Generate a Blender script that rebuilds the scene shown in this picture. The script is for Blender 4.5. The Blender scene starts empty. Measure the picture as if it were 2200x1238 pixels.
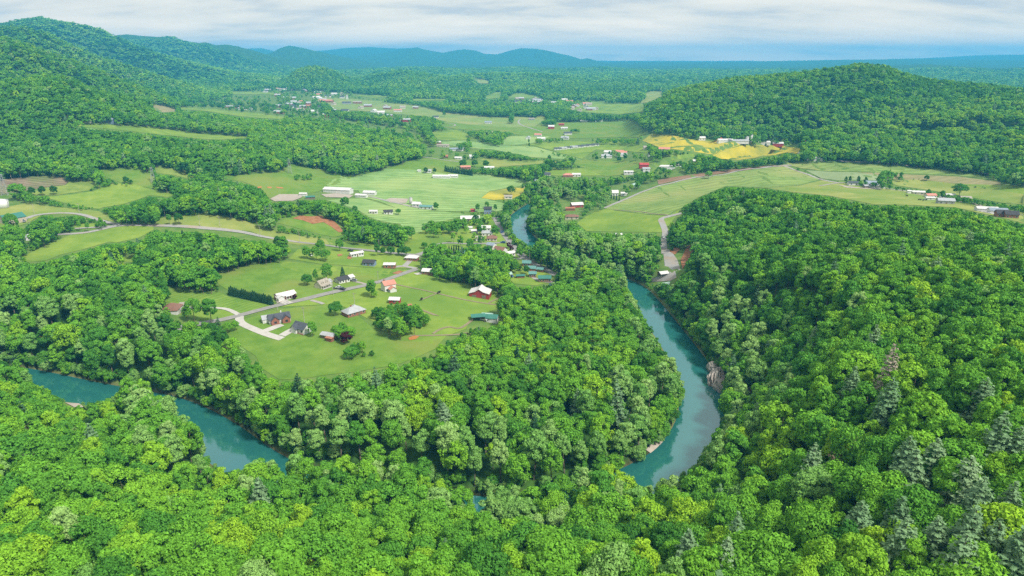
import bpy, bmesh, math, random
import numpy as np
from mathutils import Vector, Matrix
from mathutils.geometry import delaunay_2d_cdt

R = math.radians
scene = bpy.context.scene
COL = scene.collection
rng = np.random.default_rng(11)
rnd = random.Random(5)

# ------------------------------------------------------------------ camera
CAM_H, PITCH, FPX = 150.0, R(18.6), 1467.0          # metres above the river, tilt, focal length in photo pixels
cam = bpy.data.cameras.new("camera")
cam.sensor_width = 36.0
cam.lens = 36.0 * FPX / 2200.0
cam.clip_start, cam.clip_end = 0.5, 80000.0
cam_ob = bpy.data.objects.new("camera", cam)
COL.objects.link(cam_ob)
cam_ob.location = (0, 0, CAM_H)
cam_ob.rotation_euler = (math.pi / 2 - PITCH, 0, 0)
scene.camera = cam_ob

# ------------------------------------------------------------------ sky, sun, exposure
SUN_EL, SUN_AZ = R(52), R(130)       # azimuth clockwise from +Y: the sun stands to the right and a little behind
world = bpy.data.worlds.new("World")
scene.world = world
world.use_nodes = True
nt = world.node_tree
nt.nodes.clear()
def N(t, nodes=None, **kw):
    n = (nt.nodes if nodes is None else nodes).new(t)
    for k, v in kw.items():
        setattr(n, k, v)
    return n
def sky_world():
    L = nt.links.new
    out = N('ShaderNodeOutputWorld')
    sky = N('ShaderNodeTexSky', sky_type='NISHITA', sun_disc=False)
    sky.sun_elevation, sky.sun_rotation = SUN_EL, SUN_AZ
    bg1 = N('ShaderNodeBackground'); bg1.inputs[1].default_value = 0.10
    L(sky.outputs[0], bg1.inputs[0])
    tc = N('ShaderNodeTexCoord')
    sep = N('ShaderNodeSeparateXYZ'); L(tc.outputs['Generated'], sep.inputs[0])
    zz = N('ShaderNodeMath', operation='MAXIMUM'); L(sep.outputs[2], zz.inputs[0]); zz.inputs[1].default_value = 0.0
    za = N('ShaderNodeMath', operation='ADD'); L(zz.outputs[0], za.inputs[0]); za.inputs[1].default_value = 0.16
    dx = N('ShaderNodeMath', operation='DIVIDE'); L(sep.outputs[0], dx.inputs[0]); L(za.outputs[0], dx.inputs[1])
    dy = N('ShaderNodeMath', operation='DIVIDE'); L(sep.outputs[1], dy.inputs[0]); L(za.outputs[0], dy.inputs[1])
    cmb = N('ShaderNodeCombineXYZ'); L(dx.outputs[0], cmb.inputs[0]); L(dy.outputs[0], cmb.inputs[1])
    n1 = N('ShaderNodeTexNoise'); n1.inputs['Scale'].default_value = 1.25; n1.inputs['Detail'].default_value = 8; n1.inputs['Roughness'].default_value = 0.60
    n1.inputs['Distortion'].default_value = 0.15
    mp = N('ShaderNodeMapping'); mp.inputs['Location'].default_value = (1.3, 4.1, 0.0); mp.inputs['Scale'].default_value = (0.55, 1.0, 1.0)
    L(cmb.outputs[0], mp.inputs[0]); L(mp.outputs[0], n1.inputs['Vector'])
    cr = N('ShaderNodeValToRGB'); L(n1.outputs[0], cr.inputs[0])
    e = cr.color_ramp.elements
    e[0].position, e[0].color = 0.37, (0.33, 0.36, 0.39, 1)
    e[1].position, e[1].color = 0.60, (0.565, 0.555, 0.50, 1)
    m = cr.color_ramp.elements.new(0.47); m.color = (0.47, 0.475, 0.445, 1)
    bg2 = N('ShaderNodeBackground'); bg2.inputs[1].default_value = 1.0
    # overcast sky brightens towards the horizon all round
    ex = N('ShaderNodeMath', operation='MULTIPLY'); L(zz.outputs[0], ex.inputs[0]); ex.inputs[1].default_value = -28.0
    ep = N('ShaderNodeMath', operation='EXPONENT'); L(ex.outputs[0], ep.inputs[0])
    glow = N('ShaderNodeMix', data_type='RGBA'); L(ep.outputs[0], glow.inputs[0])
    glow.inputs[6].default_value = (1.0, 1.0, 1.0, 1); glow.inputs[7].default_value = (2.7, 1.75, 1.0, 1)
    mu = N('ShaderNodeMix', data_type='RGBA', blend_type='MULTIPLY'); mu.inputs[0].default_value = 1.0
    L(cr.outputs[0], mu.inputs[6]); L(glow.outputs[2], mu.inputs[7]); L(mu.outputs[2], bg2.inputs[0])
    n2 = N('ShaderNodeTexNoise'); n2.inputs['Scale'].default_value = 0.3; n2.inputs['Detail'].default_value = 4
    L(cmb.outputs[0], n2.inputs['Vector'])
    cov = N('ShaderNodeMapRange'); L(n2.outputs[0], cov.inputs[0])
    cov.inputs[1].default_value, cov.inputs[2].default_value = 0.25, 0.5
    cov.inputs[3].default_value, cov.inputs[4].default_value = 0.80, 1.0
    mix = N('ShaderNodeMixShader'); L(cov.outputs[0], mix.inputs[0]); L(bg1.outputs[0], mix.inputs[1]); L(bg2.outputs[0], mix.inputs[2])
    L(mix.outputs[0], out.inputs[0])
sky_world()

sun = bpy.data.lights.new("sun", 'SUN')
sun.energy, sun.angle, sun.color = 3.0, R(10), (1.0, 0.95, 0.86)
sun_ob = bpy.data.objects.new("sun", sun)
COL.objects.link(sun_ob)
sd = Vector((math.sin(SUN_AZ) * math.cos(SUN_EL), math.cos(SUN_AZ) * math.cos(SUN_EL), math.sin(SUN_EL)))
sun_ob.rotation_euler = (-sd).to_track_quat('-Z', 'Y').to_euler()
sun_ob.location = (0, 0, 400)

vs = scene.view_settings
vs.view_transform, vs.look, vs.gamma, vs.exposure = 'Standard', 'None', 1.0, 0.85
vs.use_curve_mapping = False
scene.cycles.use_denoising = False
scene.cycles.volume_bounces = 1
scene.cycles.max_bounces = 4
scene.cycles.transparent_max_bounces = 8
scene.cycles.caustics_reflective = False
scene.cycles.caustics_refractive = False

# ------------------------------------------------------------------ helpers: tags, meshes, materials
def tag(o, label=None, cat=None, group=None, kind=None):
    if label: o['label'] = label
    if cat: o['category'] = cat
    if group: o['group'] = group
    if kind: o['kind'] = kind
    return o
def mesh_np(name, verts, faces=None, tris=None, mats=(), smooth=False):
    me = bpy.data.meshes.new(name)
    verts = np.asarray(verts, np.float32)
    f = np.asarray(faces if faces is not None else tris, np.int32)
    n, k = f.shape
    me.vertices.add(len(verts)); me.vertices.foreach_set('co', verts.ravel())
    me.loops.add(n * k); me.loops.foreach_set('vertex_index', f.ravel())
    me.polygons.add(n)
    me.polygons.foreach_set('loop_start', np.arange(0, n * k, k, dtype=np.int32))
    if smooth: me.polygons.foreach_set('use_smooth', np.ones(n, bool))
    for m in mats: me.materials.append(m)
    me.update(calc_edges=True)
    return me
def link(name, me, parent=None, loc=None, rotz=0.0):
    o = bpy.data.objects.new(name, me)
    COL.objects.link(o)
    if parent is not None: o.parent = parent
    if loc is not None: o.location = loc
    if rotz: o.rotation_euler = (0, 0, rotz)
    return o
def empty(name, loc, rotz=0.0):
    o = bpy.data.objects.new(name, None)
    o.empty_display_size = 1.0
    COL.objects.link(o)
    o.location = loc; o.rotation_euler = (0, 0, rotz)
    return o

class G:                                     # polygon soup builder (boxes, prisms, tubes) for one part
    def __init__(s): s.v, s.f = [], []
    def add(s, vs, fs):
        b = len(s.v); s.v += [tuple(p) for p in vs]; s.f += [tuple(b + i for i in q) for q in fs]; return s
    def box(s, x0, x1, y0, y1, z0, z1):
        return s.add([(x0,y0,z0),(x1,y0,z0),(x1,y1,z0),(x0,y1,z0),(x0,y0,z1),(x1,y0,z1),(x1,y1,z1),(x0,y1,z1)],
                     [(0,3,2,1),(4,5,6,7),(0,1,5,4),(1,2,6,5),(2,3,7,6),(3,0,4,7)])
    def extrude(s, prof, x0, x1):            # closed profile in (y,z), extruded along x
        n = len(prof)
        return s.add([(x0, y, z) for y, z in prof] + [(x1, y, z) for y, z in prof],
                     [tuple(range(n))[::-1], tuple(range(n, 2*n))] + [(i, (i+1) % n, n + (i+1) % n, n + i) for i in range(n)])
    def tube(s, p, q, r0, r1, n=6):
        p, q = Vector(p), Vector(q); d = (q - p).normalized()
        a = d.orthogonal().normalized(); b = d.cross(a)
        ring = lambda c, r: [c + (a * math.cos(2*math.pi*i/n) + b * math.sin(2*math.pi*i/n)) * r for i in range(n)]
        return s.add(ring(p, r0) + ring(q, r1), [(i, (i+1) % n, n + (i+1) % n, n + i) for i in range(n)] + [tuple(range(n))[::-1], tuple(range(n, 2*n))])
    def mesh(s, name, mat, smooth=False):
        me = bpy.data.meshes.new(name); me.from_pydata(s.v, [], s.f)
        me.materials.append(mat)
        if smooth: me.polygons.foreach_set('use_smooth', [True] * len(me.polygons))
        me.update(); return me
    def build(s, name, mat, parent=None, smooth=False): return link(name, s.mesh(name, mat, smooth), parent)

def new_mat(name):
    m = bpy.data.materials.new(name); m.use_nodes = True
    t = m.node_tree; t.nodes.clear()
    return m, t, (lambda ty, **kw: N(ty, t.nodes, **kw)), t.links.new
def noise_mat(name, c1, c2, scale=0.3, rough=0.85, detail=5, bump=0.0, spec=0.3, c3=None, scale3=0.05, coords='Object', lo=0.35, hi=0.65, bscale=None, wave=None, fine=0.72):
    """two-tone noise surface with an optional third, broader tone; scale is per metre"""
    m, t, nd, L = new_mat(name)
    out = nd('ShaderNodeOutputMaterial'); p = nd('ShaderNodeBsdfPrincipled'); L(p.outputs[0], out.inputs[0])
    tc = nd('ShaderNodeTexCoord')
    n1 = nd('ShaderNodeTexNoise'); n1.inputs['Scale'].default_value = scale; n1.inputs['Detail'].default_value = detail; n1.inputs['Roughness'].default_value = fine
    L(tc.outputs[coords], n1.inputs['Vector'])
    cr = nd('ShaderNodeValToRGB'); L(n1.outputs[0], cr.inputs[0])
    e = cr.color_ramp.elements
    e[0].position, e[0].color = lo, (*c1, 1); e[1].position, e[1].color = hi, (*c2, 1)
    col = cr.outputs[0]
    if c3 is not None:
        n3 = nd('ShaderNodeTexNoise'); n3.inputs['Scale'].default_value = scale3; n3.inputs['Detail'].default_value = 4
        L(tc.outputs[coords], n3.inputs['Vector'])
        mr = nd('ShaderNodeMapRange'); L(n3.outputs[0], mr.inputs[0]); mr.inputs[1].default_value = 0.45; mr.inputs[2].default_value = 0.68
        mx = nd('ShaderNodeMix', data_type='RGBA'); L(mr.outputs[0], mx.inputs[0]); L(col, mx.inputs[6]); mx.inputs[7].default_value = (*c3, 1)
        col = mx.outputs[2]
    if wave:                                  # mowing or drilling rows: (scale, angle, strength)
        mp = nd('ShaderNodeMapping'); mp.inputs['Rotation'].default_value = (0, 0, wave[1]); L(tc.outputs[coords], mp.inputs[0])
        w = nd('ShaderNodeTexWave'); w.inputs['Scale'].default_value = wave[0]; w.inputs['Distortion'].default_value = 5.0; w.inputs['Detail'].default_value = 3
        w.inputs['Detail Scale'].default_value = 0.6
        L(mp.outputs[0], w.inputs['Vector'])
        mr = nd('ShaderNodeMapRange'); L(w.outputs[1], mr.inputs[0]); mr.inputs[3].default_value = 1 - wave[2]; mr.inputs[4].default_value = 1 + wave[2]
        mx = nd('ShaderNodeVectorMath', operation='SCALE'); L(col, mx.inputs[0]); L(mr.outputs[0], mx.inputs[3]); col = mx.outputs[0]
    L(col, p.inputs['Base Color'])
    p.inputs['Roughness'].default_value = rough; p.inputs['Specular IOR Level'].default_value = spec
    if bump:
        b = nd('ShaderNodeBump'); b.inputs['Strength'].default_value = 1.0; b.inputs['Distance'].default_value = bump
        if bscale:
            nb = nd('ShaderNodeTexNoise'); nb.inputs['Scale'].default_value = bscale; nb.inputs['Detail'].default_value = 4; L(tc.outputs[coords], nb.inputs['Vector']); L(nb.outputs[0], b.inputs['Height'])
        else: L(n1.outputs[0], b.inputs['Height'])
        L(b.outputs[0], p.inputs['Normal'])
    return m
# ------------------------------------------------------------------ from a direction in the photo to a place on the ground
ST, CT = math.sin(PITCH), math.cos(PITCH)
def ray(px, py):
    u = (np.asarray(px, float) - 1100.0) / FPX; v = (619.0 - np.asarray(py, float)) / FPX
    return np.stack([u, CT + v * ST, -ST + v * CT], -1)
def project(x, y, z):
    zc = z - CAM_H
    f = np.maximum(y * CT - zc * ST, 1e-3)
    return 1100.0 + FPX * x / f, 619.0 - FPX * (y * ST + zc * CT) / f
def on_plane(px, py, z):
    d = ray(px, py); t = (z - CAM_H) / d[..., 2]
    return d[..., 0] * t, d[..., 1] * t

_perm = np.random.default_rng(3).permutation(256)
_grad = np.random.default_rng(4).uniform(-1, 1, 256)
def vnoise(x, y):
    xi = np.floor(x).astype(int); yi = np.floor(y).astype(int)
    fx = x - xi; fy = y - yi
    fx = fx*fx*fx*(fx*(fx*6-15)+10); fy = fy*fy*fy*(fy*(fy*6-15)+10)
    g = lambda a, b: _grad[_perm[(_perm[a & 255] + b) & 255]]
    return (g(xi,yi)*(1-fx)+g(xi+1,yi)*fx)*(1-fy) + (g(xi,yi+1)*(1-fx)+g(xi+1,yi+1)*fx)*fy
def fbm(x, y, octv=4, ridged=False):
    s = 0; a = 1.0; tot = 0
    for o in range(octv):
        n = vnoise(x * 2**o + 17.3*o, y * 2**o - 9.1*o)
        if ridged: n = 1 - 2*np.abs(n)
        s = s + a*n; tot += a; a *= 0.5
    return s / tot

# heights of the ground read off the photo: (x, y, z), c = the pixel is a tree top 15 m above the ground
CTRL = [  # right ridge
 (1450,470,9,1),(1480,445,16,1),(1560,402,29,1),(1640,405,35,1),(1700,415,38,1),(1850,440,43,1),(2000,450,46,1),(2200,475,49,1),(2400,490,50,1),
 (1500,520,14,1),(1600,550,30,1),(1700,600,40,1),(1580,700,22,1),(1650,800,26,1),(1800,800,42,1),(2000,700,50,1),(2150,600,52,1),(2100,900,52,1),(2200,800,54,1),
 (1650,950,22,1),(1750,1000,32,1),(1900,1100,42,1),(2150,1150,48,1),(1550,1060,14,1),(1500,1150,28,1),(1300,1200,31,1),(1100,1230,33,1),(900,1200,31,1),(1100,1150,15,1),(1300,1110,12,1),
 (700,1120,15,1),(500,1150,25,1),(300,1100,22,1),(100,1150,32,1),(100,1010,20,1),(300,980,11,1),(0,900,16,1),(-150,1000,26,1),(450,1060,8,1),(620,1090,8,1),(200,900,6,1),
 # peninsula wood
 (800,950,7,1),(1000,900,8,1),(1200,800,7,1),(1300,700,6,1),(600,900,7,1),(1000,1040,3,1),(1300,950,4,1),(1400,800,3,1),(1250,620,4,1),(450,830,9,1),
 # peninsula farmland
 (600,690,13,0),(700,770,11,0),(620,790,11,0),(900,720,10,0),(1030,640,9,0),(950,600,9,0),(1050,690,8,0),(660,600,14,0),(550,600,15,0),(800,600,11,0),(430,650,14,0),(470,690,13,0),
 (850,520,9,0),(1000,540,6.5,0),(1100,560,5,0),(1180,590,4,0),(950,520,7,0),
 # left woods and pastures
 (200,700,14,1),(300,620,19,1),(100,620,17,1),(400,540,17,1),(300,800,8,1),(60,740,12,1),
 (150,540,16,0),(300,490,20,0),(450,490,19,0),(560,500,16,0),(50,470,22,0),(30,430,26,0),(200,430,20,0),(280,400,23,0),(400,385,24,0),(100,400,28,0),(600,520,14,0),
 (680,470,17,0),(640,490,15,0),(730,505,8,0),(450,430,25,1),(540,405,20,1),(360,410,24,1),
 # valley floor
 (900,470,5,0),(800,500,6,0),(900,400,5,0),(1100,420,4,0),(700,430,8,0),(600,420,11,0),(740,405,7,0),(650,375,16,0),(600,368,22,0),(700,365,11,0),(820,350,7,0),(1000,360,6,0),
 (1200,350,6,0),(1400,350,5,0),(1300,450,5,0),(1400,440,4.5,0),(1500,380,6,0),(1700,370,6,0),(1900,380,6,0),(2100,400,7,0),(1900,350,5,0),(2150,440,7,0),(1600,330,6,0),(2300,380,7,0),
 (1330,540,5,1),(1290,500,5,0),
 # beyond
 (1100,280,11,0),(1000,260,15,0),(1150,250,14,0),(900,250,18,0),(1300,280,9,0),(1300,240,12,0),(760,230,18,0),(700,250,22,0),(1500,300,8,0),
 (100,320,38,1),(300,330,36,1),(500,330,30,1),(700,320,22,1),(850,320,14,1),(350,280,44,0),(500,296,36,0),(200,268,52,0),(60,290,46,1),(750,290,18,1),(850,270,16,1),(500,270,34,1),(-150,330,40,1),
 (600,220,26,0),(450,235,34,0),
]
cx, cy = [], []
for px, py, z, c in CTRL:
    a, b = on_plane(px, py, z + 15 * c); cx.append(a); cy.append(b)
cz = [q[2] for q in CTRL]
for az in range(-180, 180, 30):                       # the hill the camera hangs over, and the land out of view
    cx.append(55*math.sin(R(az))); cy.append(55*math.cos(R(az))); cz.append(36)
    if abs(az) > 60:
        for d in (150, 500, 1500): cx.append(d*math.sin(R(az))); cy.append(d*math.cos(R(az))); cz.append(45)
for az in (-40, -25, -10, 5, 20, 35):
    cx.append(2600*math.sin(R(az))); cy.append(2600*math.cos(R(az))); cz.append(30)
cx, cy, cz = np.array(cx), np.array(cy), np.array(cz)
def lp(x, y): return np.stack([np.arctan2(x, y), np.log(np.maximum(np.hypot(x, y), 1.0))], -1)
_cp = lp(cx, cy)
def _phi(p, q):
    da = p[:, None, 0] - q[None, :, 0]; da = np.abs((da + np.pi) % (2*np.pi) - np.pi)
    return np.sqrt(da**2 + (p[:, None, 1] - q[None, :, 1])**2 + 0.0009)
_w = np.linalg.solve(_phi(_cp, _cp) - 0.004 * np.eye(len(_cp)), cz - cz.mean())
def rbf(x, y):
    p = lp(x, y); out = np.empty(len(p))
    for i in range(0, len(p), 40000): out[i:i+40000] = _phi(p[i:i+40000], _cp) @ _w
    return out + cz.mean()

# ridge lines: (crest distance, front width, back width, ravine size, [(x, y) of the skyline in the photo])
RIDGES = [
 (1560, 560, 700, 0.30, 12, [(1290,262),(1340,256),(1390,226),(1450,195),(1560,172),(1700,160),(1780,150),(1850,139),(1900,144),(1960,164),(2000,174),(2100,184),(2200,195),(2400,210)]),
 (1180, 240, 330, 0.20, 10, [(1700,330),(1800,300),(1900,268),(2000,252),(2100,250),(2200,258),(2400,262)]),
 (1320, 220, 150, 0.25, 10, [(-200,190),(0,182),(51,176),(92,167),(136,169),(170,182),(220,203),(305,222),(360,240),(400,250)]),
 (1700, 230, 200, 0.35, 10, [(-200,60),(0,80),(51,95),(102,114),(153,131),(204,149),(305,188),(360,210),(420,225)]),
 (2550, 340, 300, 0.40, 10, [(-200,40),(0,57),(61,58),(102,71),(153,98),(204,121),(258,136),(340,163),(407,183),(470,200)]),
 (3750, 520, 700, 0.42, 10, [(-200,70),(0,54),(30,47),(60,42),(85,40),(136,49),(183,56),(217,66),(271,92),(339,119),(407,137),(509,159),(610,172),(680,185)]),
 (5600, 950, 1000, 0.36, 8, [(150,90),(250,73),(271,71),(300,74),(340,77),(366,75),(390,84),(427,90),(441,88),(465,95),(485,93),(509,97),(543,106),(577,116),(620,135),(680,152)]),
 (7200, 1000, 1100, 0.32, 8, [(520,135),(560,120),(583,112),(600,102),(621,96),(645,100),(678,108),(740,121),(800,136),(860,146)]),
 (9200, 1300, 1600, 0.25, 5, [(640,140),(730,130),(815,118),(866,109),(885,103),(896,101),(910,106),(950,113),(980,107),(998,105),(1022,108),(1042,115),(1069,116),(1096,108),(1120,103),(1154,104),(1180,109),(1205,115),(1232,121),(1249,127),(1259,124),(1273,127),(1290,132),(1340,137)]),
 (11000, 1800, 1600, 0.1, 3, [(480,118),(530,104),(560,103),(600,112),(700,108),(740,103),(790,101),(850,104),(880,103),(940,112),(1000,125),(1040,135)]),
 (3000, 300, 400, 0.1, 10, [(590,178),(630,155),(660,144),(680,143),(710,152),(750,168),(790,178)]),
 (3400, 500, 700, 0.4, 10, [(740,178),(800,163),(850,155),(900,157),(960,170),(1000,162),(1060,160),(1130,160),(1200,165),(1260,176),(1330,172),(1400,180),(1480,190)]),
 (5200, 700, 900, 0.4, 8, [(700,160),(800,150),(900,146),(1000,150),(1100,144),(1200,150),(1300,146),(1400,154),(1500,150),(1600,156),(1700,150)]),
 (6000, 900, 1500, 0.2, 6, [(1400,152),(1600,146),(1800,145),(1900,141),(1985,136),(2060,140),(2140,146),(2200,143),(2400,146)]),
 (9500, 1500, 2500, 0.1, 4, [(1240,138),(1300,134),(1460,133),(1600,132),(1700,130),(1800,128),(1900,127),(1985,126),(2070,128),(2200,129),(2400,130)]),
 (13000, 1800, 1600, 0.1, 3, [(1850,128),(1980,125),(2060,121),(2090,119),(2130,118),(2200,117),(2400,119)]),
]
RIVER_PX = [(2400,400),(2140,377),(2000,365),(1850,351),(1760,345),(1680,348),(1560,370),(1480,380),(1430,388),(1360,392),(1310,398),(1260,404),(1190,420),(1150,438),(1125,455),(1110,470),(1110,490),(1132,515),(1160,540),(1200,562),(1255,582),(1310,598),(1358,616),(1388,650),(1418,690),(1456,740),(1488,790),(1508,850),(1508,900),(1487,950),(1440,1000),(1375,1034),(1290,1062),(1150,1094),(1010,1086),(900,1072),(760,1056),(630,1030),(535,992),(482,952),(436,912),(362,874),(255,856),(165,843),(75,822),(0,808),(-220,785)]
RW = [16,16,15,14,14,14,14,14,14,14,14,14,14,14,15,16,16,15,14,14,14,15,17,17,17,17,18,18,18,18,18,18,13,9,9,9,10,14,19,20,17,16,18,20,20,20,20]
def chaikin(p, n=2):
    p = np.asarray(p, float)
    for _ in range(n):
        q = np.empty((2*len(p)-2, p.shape[1])); q[0::2] = .75*p[:-1]+.25*p[1:]; q[1::2] = .25*p[:-1]+.75*p[1:]
        p = np.vstack([p[:1], q, p[-1:]])
    return p
_rx, _ry = on_plane(*np.array(RIVER_PX, float).T, 0.0)
RIV = chaikin(np.stack([_rx, _ry, np.array(RW, float)], -1), 2)
def river_edge(x, y):                                  # metres from the water's edge, negative in the water
    best = np.full(len(x), 1e9)
    for (ax, ay, aw), (bx, by, bw) in zip(RIV[:-1], RIV[1:]):
        dx, dy = bx-ax, by-ay
        t = np.clip(((x-ax)*dx + (y-ay)*dy) / (dx*dx+dy*dy), 0, 1)
        best = np.minimum(best, np.hypot(x-ax-t*dx, y-ay-t*dy) - (aw + t*(bw-aw))/2)
    return best

def height_exact(x, y):
    d = np.hypot(x, y); az = np.arctan2(x, y)
    far = np.clip((d-1500)/3000, 0, 1); far = far*far*(3-2*far)
    base = rbf(x, y)
    plain = 14 + 34*np.clip((d-1500)/3500, 0, 1) + 45*np.clip((d-4500)/5500, 0, 1) + 16*fbm(x/900, y/900, 4)*np.clip((d-1800)/1500, 0, 1)
    h = base*(1-far) + plain*far
    h = h + 1.2*fbm(x/60, y/60, 3)*np.clip((d-60)/100, 0, 1)
    for dc, wf, wb, rav, canopy, pts in RIDGES:
        P = np.array(pts, float)
        dr = ray(P[:,0], P[:,1]); paz = np.arctan2(dr[:,0], dr[:,1]); slope = dr[:,2]/np.hypot(dr[:,0], dr[:,1])
        wob = 1 + 0.05*vnoise(az*9 + dc, az*0+dc*0.01)
        dca = dc*wob
        crest = CAM_H + dca*np.interp(az, paz, slope) - canopy
        edge = np.clip((az-paz[0])/0.03, 0, 1)*np.clip((paz[-1]-az)/0.03, 0, 1)
        t = np.where(d < dca, (dca-d)/wf, (d-dca)/wb)
        p = np.exp(-1.35*np.abs(t)**1.7)
        wl = dc*0.075 + 80
        r = fbm(x/wl + 3.1, y/wl - 1.7, 4, ridged=True)
        up = np.maximum(crest - h, 0)*edge
        h = h + up*p + up*rav*4*p*(1-p)*(r-0.35)
    e = river_edge(x, y)
    bank = 1.6 + 0.55*np.maximum(e-3, 0) + 0.01*np.maximum(e, 0)**2
    bank = np.where(e < 3, -2.5 + 4.1*np.clip((e+2)/5.0, 0, 1), bank)
    near = d < 1500
    return np.where(near, np.minimum(h, bank), h)

# one sheet of ground out to the horizon, rings growing with distance
AZ = np.concatenate([np.arange(-180, -48, 6.0), np.linspace(-48, 48, 560), np.arange(54, 180, 6.0)])
LD = np.linspace(math.log(12.0), math.log(15600.0), 680)
AZr = np.radians(AZ)
_A, _L = np.meshgrid(AZr, LD)
_D = np.exp(_L)
GX, GY = _D*np.sin(_A), _D*np.cos(_A)
GZ = height_exact(GX.ravel(), GY.ravel()).reshape(GX.shape)
GZ[:40] = np.minimum(GZ[:40], 60)
def hgt(x, y):
    x = np.atleast_1d(np.asarray(x, float)); y = np.atleast_1d(np.asarray(y, float))
    a = np.degrees(np.arctan2(x, y)); l = np.log(np.clip(np.hypot(x, y), 12.01, 15590))
    i = np.clip(np.searchsorted(AZ, a) - 1, 0, len(AZ)-2); fa = np.clip((a-AZ[i])/(AZ[i+1]-AZ[i]), 0, 1)
    g = (l-LD[0])/(LD[1]-LD[0]); j = np.clip(g.astype(int), 0, len(LD)-2); fl = g-j
    return (GZ[j,i]*(1-fa)+GZ[j,i+1]*fa)*(1-fl) + (GZ[j+1,i]*(1-fa)+GZ[j+1,i+1]*fa)*fl
def ground_at(px, py, lift=0.0):
    """where the line of sight through (px, py) first meets the ground (plus lift): arrays x, y, z"""
    px = np.atleast_1d(np.asarray(px, float)); py = np.atleast_1d(np.asarray(py, float))
    d = ray(px, py); d = d/np.hypot(d[:,0], d[:,1])[:,None]
    t = np.geomspace(30, 15000, 1500)
    X = d[:,0,None]*t; Y = d[:,1,None]*t; Z = CAM_H + d[:,2,None]*t
    below = Z <= hgt(X.ravel(), Y.ravel()).reshape(X.shape) + lift
    k = np.where(below.any(1), below.argmax(1), len(t)-1); k = np.maximum(k, 1)
    lo, hi = t[k-1], t[k]
    for _ in range(14):
        mid = (lo+hi)/2
        b = CAM_H + d[:,2]*mid <= hgt(d[:,0]*mid, d[:,1]*mid) + lift
        hi = np.where(b, mid, hi); lo = np.where(b, lo, mid)
    x, y = d[:,0]*hi, d[:,1]*hi
    return x, y, hgt(x, y)
def spot(px, py):
    x, y, z = ground_at(px, py); return Vector((x[0], y[0], z[0]))
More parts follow.
